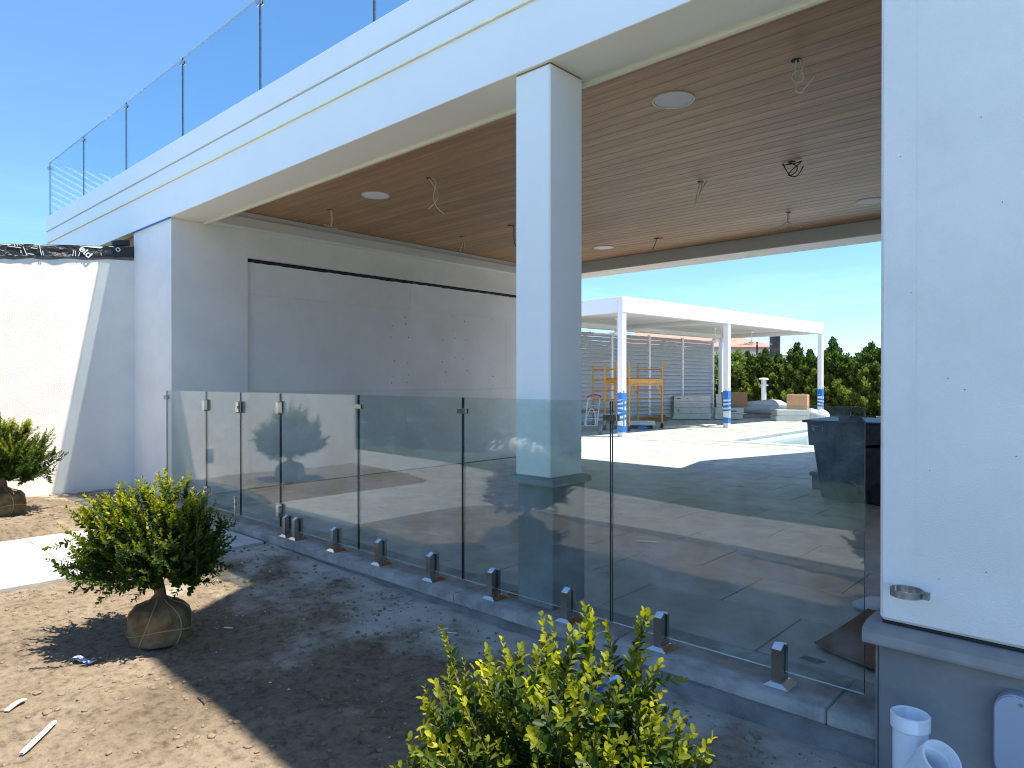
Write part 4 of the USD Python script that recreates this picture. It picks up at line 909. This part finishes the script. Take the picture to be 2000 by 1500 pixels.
for z in (.30, .52, .80, 1.05, 1.32, 1.62): f.append(cyl((0, 0, z), (.80, 0, z), .016, 8))
part(t2, 'end_frame', cat(f), YELLOW, smooth=30)
part(t2, 'end_frame', xf(cat(f), (0, 1.6, 0)), YELLOW, smooth=30)
part(t2, 'deck', box(.03, .77, .0, 1.6, .45, .50), WOOD)
for x in (0, .8):
    for y in (0, 1.6): part(t2, 'caster', cyl((x - .02, y, .055), (x + .02, y, .055), .055, 16), RUBBER)
# hand truck leaning back
ht = thing('hand_truck', 'silver hand truck with grey tyres leaning beside the first pergola post', 'hand truck', (-9.98, 13.62, 0), 28)
def tl(p): # tilt about the axle
    a = math.radians(42); y, z = p[1], p[2]; return (p[0], y * math.cos(a) + z * math.sin(a), .12 - y * math.sin(a) * 0 + z * math.cos(a) + (-y) * math.sin(a))
for x in (-.15, .15): part(ht, 'side_rail', tube([tl((x, 0, z)) for z in np.linspace(-.05, 1.0, 6)], .017, 8), ALU, smooth=True)
part(ht, 'handle', tube(smooth_pts([tl((-.15, 0, 1.0)), tl((-.13, .04, 1.12)), tl((0, .07, 1.18)), tl((.13, .04, 1.12)), tl((.15, 0, 1.0))], 16), .016, 8), mat('red_grip', (.30, .03, .03), .6), smooth=True)
for z in (.12, .34, .56, .78): part(ht, 'cross_bar', tube([tl((-.15, 0, z)), tl((0, .03, z)), tl((.15, 0, z))], .013, 8), ALU)
part(ht, 'arch', tube(smooth_pts([tl((-.10, -.02, .05)), tl((-.10, -.10, .35)), tl((0, -.13, .55)), tl((.10, -.10, .35)), tl((.10, -.02, .05))], 18), .013, 8), ALU, smooth=True)
part(ht, 'toe_plate', hull([tl((-.2, .0, -.06)), tl((.2, .0, -.06)), tl((-.2, -.2, -.06)), tl((.2, -.2, -.06)), tl((-.2, 0, -.05)), tl((.2, 0, -.05)), tl((-.2, -.2, -.05)), tl((.2, -.2, -.05))]), ALU)
for x in (-.25, .25):
    w_ = part(ht, 'wheel', xf(lathe([(.055, -.035), (.11, -.04), (.125, -.02), (.125, .02), (.11, .04), (.055, .035)], 28), (x, 0, .126), ry=90), mat('grey_tyre' + ('a' if x < 0 else 'b'), (.16, .16, .155), .8), smooth=30)
    part(w_, 'hub', xf(lathe([(0, -.03), (.054, -.03), (.054, .03), (0, .03)], 20), (x, 0, .126), ry=90), PALEWOOD)
def carton(name, label, loc, rz, size, m, group=None, b=.006, marks=()):
    t = thing(name, label, 'box', loc, rz, group)
    sx, sy, sz = size
    part(t, 'body', box(-sx / 2, sx / 2, -sy / 2, sy / 2, 0, sz, b), m)
    part(t, 'packing_tape', box(-sx / 2 - .0015, sx / 2 + .0015, -.025, .025, sz * .6, sz + .0015), mat('tape_' + name + str(len(_names)), (.5, .44, .32), .3))
    for (u, v_, w_, h_, mm) in marks:
        part(t, 'printed_mark', box(u, u + w_, -sy / 2 - .002, -sy / 2 - .0005, v_, v_ + h_), mm)
    return t
GREENINK = mat('green_ink', (.06, .28, .10), .6); DARKINK = mat('dark_ink', (.03, .03, .035), .6)
bx, by = -11.28, 21.15
for k in range(4):
    lab = ['bottom carton of the tall stack before the louver screen', 'second carton up in the tall stack before the louver screen', 'third carton up in the tall stack before the louver screen', 'top carton of the tall stack before the louver screen'][k]
    mk = [(-.48, .05, .05, .10, GREENINK)] if k == 1 else ([(-.50, .09, .12, .03, DARKINK), (-.20, .10, .07, .02, DARKINK)] if k == 3 else [])
    carton('long_carton', lab, (bx + .01 * (k % 2), by, .02 + k * .196), 36, (1.22 - .01 * k, .42, .19), CARDW, 'cartons stacked before the screen', marks=mk)
carton('long_carton', 'lower carton of the short stack left of the second pergola post', (-10.35, 21.95, .02), 36, (.9, .42, .19), CARDW, 'cartons stacked before the screen')
carton('long_carton', 'upper carton of the short stack left of the second pergola post', (-10.33, 21.95, .216), 36, (.92, .42, .18), CARDW, 'cartons stacked before the screen', marks=[(-.02, .05, .26, .05, GREENINK)])
solo('carton_lid', xf(box(-.09, .09, -.30, .30, 0, .02, .004), (-10.62, 21.85, .62), rz=30, rx=48), CARDW, 'torn white carton flap leaning on the short stack', 'cardboard')
solo('brown_panel', xf(box(-.45, .45, -.012, .012, 0, .52, .004), (-10.45, 22.7, .40), rz=40, rx=-8), mat('brown_board', (.30, .17, .09), .8), 'brown board standing behind the short stack of cartons', 'board')
# crates with the big cardboard box on top
for k, (dx, lab) in enumerate(((0, 'lower pale crate under the brown cardboard box'), (.02, 'upper pale crate under the brown cardboard box'))):
    carton('pale_crate', lab, (-8.50 + dx, 22.55, .005 + k * .185), 42, (1.05, .55, .178), CARDW, 'crates under the cardboard box')
carton('cardboard_box', 'large plain brown cardboard box sitting on two pale crates', (-8.34, 22.85, .37), 12, (.62, .52, .48), CARD)
for (x, y, sc_, lab) in ((-8.05, 23.2, (.26, .18, .20), 'stuffed grey plastic bag right of the pale crates'), (-7.92, 23.85, (.20, .16, .17), 'white plastic bag by the third pergola post')):
    b_ = trimesh.creation.icosphere(3, 1.0); v = b_.vertices * np.array(sc_); v *= (1 + .38 * meshkit.fbm(b_.vertices * 2.6, seed=int(x * 100) % 50))[:, None]; v[:, 2] = np.maximum(v[:, 2], -sc_[2] * .8) + sc_[2] * .8 + .003
    solo('plastic_bag', trimesh.Trimesh(v + [x, y, 0], b_.faces, process=False), WRAP if x < -8 else CLOTH, lab, 'plastic bag', smooth=True)
# shrink-wrapped roll: long tapering bundle on a board
n1, n2 = 36, 24
U, A = np.meshgrid(np.linspace(-1, 1, n1), np.linspace(0, 2 * np.pi, n2), indexing='ij')
rad = np.interp(U, [-1, -.95, -.6, 0, .35, .6, .85, 1], [.0, .10, .16, .24, .27, .24, .10, .0])
Q = np.stack([U * 3, np.cos(A), np.sin(A)], -1); rad = rad * (1 + .12 * meshkit.fbm(Q * 1.5, seed=6)); 
V = np.stack([U * 1.15, rad * np.cos(A) * 1.15, rad * np.sin(A) * .95], -1); V[:, -1] = V[:, 0]
vv, ff = gridmesh(V); mm = xf(trimesh.Trimesh(vv, ff, process=False), (-9.95, 23.75, .38), rz=46)
wr = thing('wrapped_bundle', 'grey plastic-wrapped bundle lying between the second and third pergola posts', 'bundle')
part(wr, 'wrap', mm, WRAP, smooth=True)
part(wr, 'board', xf(hull([(-1.0, -.22, .02), (.9, -.22, .02), (-1.0, .22, .02), (.9, .22, .02), (-.95, -.16, .13), (.85, -.16, .13), (-.95, .16, .13), (.85, .16, .13)]), (-9.95, 23.72, 0), rz=46), WOOD)
sheet('white_sheet', 'flat white sheet on the ground under the wrapped bundle', 'sheet', [(-10.85, 23.2), (-9.6, 24.4), (-9.75, 24.6), (-11.0, 23.5)], .014, .02, PERG, seed=3)
# boards lying on the paving
for k, (x, y, rz, L, lab) in enumerate(((-9.42, 17.3, 62, 1.5, 'longest pale board in the pile beside the second post'), (-9.30, 17.75, 66, 1.3, 'pale board lying on top of the pile beside the second post'), (-9.55, 17.5, 57, 1.0, 'short pale board at the left of the pile beside the second post'))):
    solo('board', xf(box(-L / 2, L / 2, -.10, .10, 0, .025, .004), (x, y, .006 + .027 * (k == 1) + .0), rz=rz), PALEWOOD, lab, 'board', 'pale boards on the terrace')
for k in range(4):
    solo('timber', xf(box(-1.3, 1.3, -.05, .05, 0, .09, .004), (-11.62 + .11 * (k % 2) - .02 * k, 18.4 + .05 * k, .006 + .095 * (k // 2)), rz=83 + 2 * k), WOOD, ['lower front timber lying along the louver screen', 'lower rear timber lying along the louver screen', 'upper front timber lying along the louver screen', 'upper rear timber lying along the louver screen'][k], 'timber', 'brown timbers along the screen')
tb = thing('tool_case', 'pale tool case lying at the foot of the scaffold', 'tool case', (-10.05, 16.05, 0), 40)
part(tb, 'case', box(-.36, .36, -.12, .12, .10, .22, .012), CARDW); part(tb, 'tray', box(-.30, .30, -.10, .10, .004, .10, .006), RUBBER)
solo('blue_tarp', xf(hull([(-.16, -.1, .002), (.17, -.09, .002), (.15, .1, .002), (-.14, .1, .002), (-.1, -.04, .09), (.06, -.02, .12), (.08, .05, .08)]), (-9.88, 15.85, 0), rz=30), mat('tarp_blue', (.02, .12, .45), .6), 'small blue tarp heap under the tool case', 'tarp')
solo('blue_tape_scrap', xf(box(-.06, .06, -.03, .03, .001, .006, .002), (-8.90, 16.6, .002), rz=20), BLUETAPE, 'scrap of blue tape on the sunlit paving before the second post', 'litter')
vp = thing('vent_pipe', 'white vent pipe with a ringed cap standing before the hedge', 'pipe', (-10.98, 26.45, -.06))
part(vp, 'pipe', cyl((0, 0, 0), (0, 0, 1.38), .10, 20), PVC, smooth=30)
part(vp, 'cap', cat([lathe([(.10, 1.18), (.17, 1.18), (.17, 1.22), (.10, 1.22)], 24), lathe([(0, 1.40), (.18, 1.40), (.18, 1.44), (.15, 1.48), (0, 1.49)], 24), cyl((0, 0, 1.22), (0, 0, 1.40), .085, 16)]), PVC, smooth=30)

# ================================================================== TREES AND FAR HOUSES
def crown(r, n, fn, leaf, up, droop=0.0):
    """n leaf sprays spread through a volume by fn(r)->point, outward dir; each spray = 3 thin blades"""
    P, D = [], []
    for i in range(n):
        p, d = fn(r)
        P.append(p); D.append(d)
    P, D = np.repeat(np.array(P), 3, 0), np.repeat(np.array(D), 3, 0)
    D = D + r.normal(0, .45, D.shape) + np.array([0, 0, up]); D /= np.linalg.norm(D, axis=1, keepdims=True)
    P = P + r.normal(0, leaf * .4, P.shape)
    S = np.cross(D, r.normal(0, 1, D.shape)); S /= np.linalg.norm(S, axis=1, keepdims=True)
    L = leaf * r.uniform(.6, 1.3, len(P)); W = L * .30
    V = np.stack([P - S * W[:, None] * .5, P + D * L[:, None] * .5 + S * W[:, None], P + D * L[:, None], P + D * L[:, None] * .5 - S * W[:, None]], 1)
    k = len(P); F = (np.array([(0, 1, 2), (0, 2, 3)])[None] + 4 * np.arange(k)[:, None, None]).reshape(-1, 3)
    return V.reshape(-1, 3), F, P
def conifer(name, label, loc, h, w, seed, m=CEDAR, n=2600, group=None, lop=(0, 0)):
    r = np.random.default_rng(seed); t = thing(name, label, 'tree', loc, 0, group)
    part(t, 'trunk', cyl((0, 0, -.1), (lop[0] * .6, lop[1] * .6, h * .85), .06, 8, .015), BARK)
    pl = []
    for _ in range(120):
        hh = r.uniform(0, 1) ** 1.25 * .93; a = r.uniform(0, 2 * np.pi); k = r.uniform(.55, 1.25)
        R = w * k * (1.0 - hh) ** .72 + .03; rise = r.uniform(.35, .75) * R + .10 + .12 * hh
        b0 = np.array([lop[0] * hh, lop[1] * hh, hh * h * .93]); pl.append((b0, np.array([R * math.cos(a), R * math.sin(a), rise])))
    pl.append((np.array([lop[0] * .9, lop[1] * .9, h * .8]), np.array([lop[0] * .25, lop[1] * .25, h * .26])))
    def fn(r):
        b0, d = pl[r.integers(len(pl))] if r.random() > .03 else pl[-1]
        s = r.random() ** .6; L = np.linalg.norm(d)
        p = b0 + d * s + r.normal(0, 1, 3) * (.075 * (1 - s) + .018); p[2] = max(p[2], .02)
        return p, d / L
    v, f, P = crown(r, int(n * 2.6), fn, .095, .35)
    tint = np.repeat(np.clip(np.hypot(P[:, 0] - lop[0] * P[:, 2] / h, P[:, 1] - lop[1] * P[:, 2] / h) / w - .25 + r.normal(0, .2, len(P)), 0, 1) * .7, 4)
    g = part(t, 'crown', (v, f), m, kind='stuff'); add_tint(UsdGeom.Mesh(g), tint); return t
def bushy(name, label, loc, h, w, seed, m=BROAD, n=2600, leaf=.14, group=None, cat_='tree'):
    r = np.random.default_rng(seed); t = thing(name, label, cat_, loc, 0, group)
    part(t, 'trunk', cat([cyl((0, 0, -.1), (w * .25 * math.cos(a), w * .25 * math.sin(a), h * .6), .05, 7, .02) for a in (0, 2.1, 4.2)]), BARK)
    cl_ = [(np.array([r.normal(0, w * .42), r.normal(0, w * .42), h * r.uniform(.12, .9)]), r.uniform(.22, .42) * w) for _ in range(26)]
    def fn(r):
        c, R = cl_[r.integers(len(cl_))]; d = r.normal(0, 1, 3); d /= np.linalg.norm(d)
        p = c + d * R * r.uniform(.6, 1.05); p[2] = min(max(p[2], .05), h); return p, d
    v, f, P = crown(r, n, fn, leaf, .2)
    g = part(t, 'crown', (v, f), m, kind='stuff'); add_tint(UsdGeom.Mesh(g), np.repeat(np.clip(r.normal(.25, .25, len(P)), 0, 1), 4)); return t
HG = 'conifers along the far edge of the terrace'
bushy('leafy_tree', 'light green leafy tree left of the second pergola post', (-12.75, 27.0, -.06), 2.55, .85, 61, BROAD, 3200)
specs = [(-12.05, 27.6, 2.35, .55, 'dark conifer just right of the leafy tree, right of the second post'), (-11.45, 27.4, 2.45, .55, 'conifer behind the white vent pipe'), (-10.75, 27.5, 2.25, .55, 'low conifer under the far brick chimney'), (-10.15, 27.3, 2.6, .6, 'broad pointed conifer above the cardboard box'), (-9.45, 27.4, 2.35, .55, 'round-topped conifer left of the third post'), (-8.88, 27.5, 2.72, .5, 'tall conifer directly behind the third post'), (-8.30, 27.2, 2.58, .6, 'leaning conifer right of the third post with a bent tip'), (-7.70, 27.5, 2.35, .6, 'conifer above the middle of the black bin'), (-7.20, 27.2, 2.50, .62, 'conifer close to the right wall'), (-6.5, 27.3, 2.6, .6, 'conifer at the end of the row, mostly hidden by the right wall')]
for i, (x, y, h, w_, lab) in enumerate(specs):
    conifer('conifer_tree', lab, (x, y, -.06), h, w_ * 1.42, 70 + i, CEDAR, 3400, HG, (-.25, 0) if i == 6 else ((.12, 0) if i % 2 else (-.08, 0)))
for i, (x, y) in enumerate(((-11.75, 28.3), (-10.5, 28.4), (-9.25, 28.3), (-8.0, 28.2))):
    conifer('conifer_tree', ['conifer of the back row left of the vent pipe', 'conifer of the back row under the chimney', 'conifer of the back row left of the third post', 'conifer of the back row right of the third post'][i], (x, y, -.06), 2.0 + .06 * i, 1.15, 90 + i, CEDAR, 3000, HG)
for i, (x, y) in enumerate(((-14.7, 15.5), (-14.4, 17.6), (-14.6, 19.6), (-14.3, 21.4), (-14.1, 23.3), (-13.9, 25.2))):
    bushy('leafy_tree', ['tree crown showing over the far left of the louver screen', 'tree crown over the louver screen left of the first post', 'tree crown over the louver screen right of the first post', 'tree crown over the middle of the louver screen', 'leafy tree behind the right part of the louver screen', 'leafy tree behind the right end of the louver screen'][i], (x, y, -.08), 3.2 - .12 * i, 1.3, 100 + i, BROAD, 2200, .15, 'trees behind the louver screen')
# hedge on the far side of the garden (seen in the glass)
hb = None
hx = [(-15.2, -4.7), (-13.5, -4.9), (-11.8, -4.6), (-10.1, -5.0), (-8.4, -4.8), (-6.7, -5.1), (-5.0, -4.9), (-3.3, -5.2), (-1.6, -5.0)]
for i, (x, y) in enumerate(hx):
    lab = ['dark hedge shrub farthest left in the glass reflection', 'hedge shrub mirrored beside the white wall end', 'hedge shrub mirrored above the curved path', 'hedge shrub mirrored over the lawn', 'hedge shrub mirrored left of the column', 'hedge shrub mirrored behind the column', 'hedge shrub mirrored right of the column', 'hedge shrub beside the walk behind the viewer', 'last hedge shrub behind the viewer'][i]
    if hb is None: hb = bushy('hedge_shrub', lab, (x, y, -.1), 3.4, 1.35, 130, HEDGEL, 5200, .20, 'tall hedge across the lawn', 'hedge')
    else: dup(hb, (x, y, -.1), 47 * i, lab, scale=(1, 1, 1 + .07 * ((i * 7) % 3 - 1)))
b_ = trimesh.creation.icosphere(3, 1.0); v = b_.vertices * [.75, .35, .22]; v *= (1 + .4 * meshkit.fbm(b_.vertices * 2.5, seed=15))[:, None]; v[:, 2] = np.maximum(v[:, 2], -.05) + .0
solo('crumpled_plastic', trimesh.Trimesh(v + [-8.9, -4.0, -.05], b_.faces, process=False), CLOTH, 'crumpled white plastic on the lawn, mirrored in the glass left of the column', 'plastic sheet', smooth=True)

# far houses
BRK = usdkit.material(stage, '/World/Looks/chimney_brick', {'g': ('texture_coordinate', {}), 'm': ('mapping', {'rotation': (math.pi / 2, 0, 0)}), 'br': ('brick_texture', {'color1': (.09, .05, .04), 'color2': (.05, .03, .027), 'mortar': (.12, .11, .10), 'scale': 1.0, 'mortar_size': .012, 'brick_width': .22, 'row_height': .075}), 'p': ('principled_bsdf', {'roughness': .9})},
                        [('g.object', 'm.vector'), ('m.vector', 'br.vector'), ('br.color', 'p.base_color')], surface='p.BSDF')
def hip(x0, x1, y0, y1, z0, z1, o=.4):
    d = min(x1 - x0, y1 - y0) / 2
    if x1 - x0 > y1 - y0: rid = [(x0 + d, (y0 + y1) / 2, z1), (x1 - d, (y0 + y1) / 2, z1)]
    else: rid = [((x0 + x1) / 2, y0 + d, z1), ((x0 + x1) / 2, y1 - d, z1)]
    return hull([(x0 - o, y0 - o, z0), (x1 + o, y0 - o, z0), (x0 - o, y1 + o, z0), (x1 + o, y1 + o, z0), (x0 - o, y0 - o, z0 - .12), (x1 + o, y0 - o, z0 - .12), (x0 - o, y1 + o, z0 - .12), (x1 + o, y1 + o, z0 - .12)] + rid)
h1 = thing('far_house', 'low house with grey shingle roof and dark brick chimney behind the conifers', 'house', (-20.8, 42.5, -.5), 45)
part(h1, 'wall', box(-7.5, 7.5, -4, 4, 0, 2.4), SIDING)
rf = part(h1, 'roof', hip(-7.5, 7.5, -4, 4, 2.4, 3.75), GREYROOF)
part(rf, 'chimney', cat([box(3.10, 3.60, -1.55, -1.05, 2.5, 4.75), box(3.05, 3.65, -1.60, -1.00, 4.70, 4.80)]), BRK)
part(rf, 'vent_stack', cyl((2.3, -1.0, 3.5), (2.3, -1.0, 4.35), .06, 8), DARKGAP)
for x in (-5, -1.5, 2): 
    w_ = part(h1, 'window', box(x, x + 1.2, -4.06, -4.0, .9, 2.1), PERG); part(w_, 'pane', box(x + .08, x + 1.12, -4.075, -4.061, .98, 2.02), mat('far_pane' + str(x).replace('-', 'm').replace('.', '_'), (.03, .04, .05), .1))
h2 = thing('far_house', 'house with a red tiled roof behind the grey-roofed house', 'house', (-28.4, 58.1, -.5), 45)
part(h2, 'wall', box(-10, 3.1, -4, 4, 0, 4.7), SIDING)
part(h2, 'roof', hip(-10, 3.1, -4, 4, 4.7, 6.7), REDROOF)
part(h2, 'antenna', cat([cyl((1.2, 0, 5.5), (1.2, 0, 6.3), .03, 6), cyl((.3, 0, 6.25), (3.0, 0, 6.1), .03, 6)]), GALV)
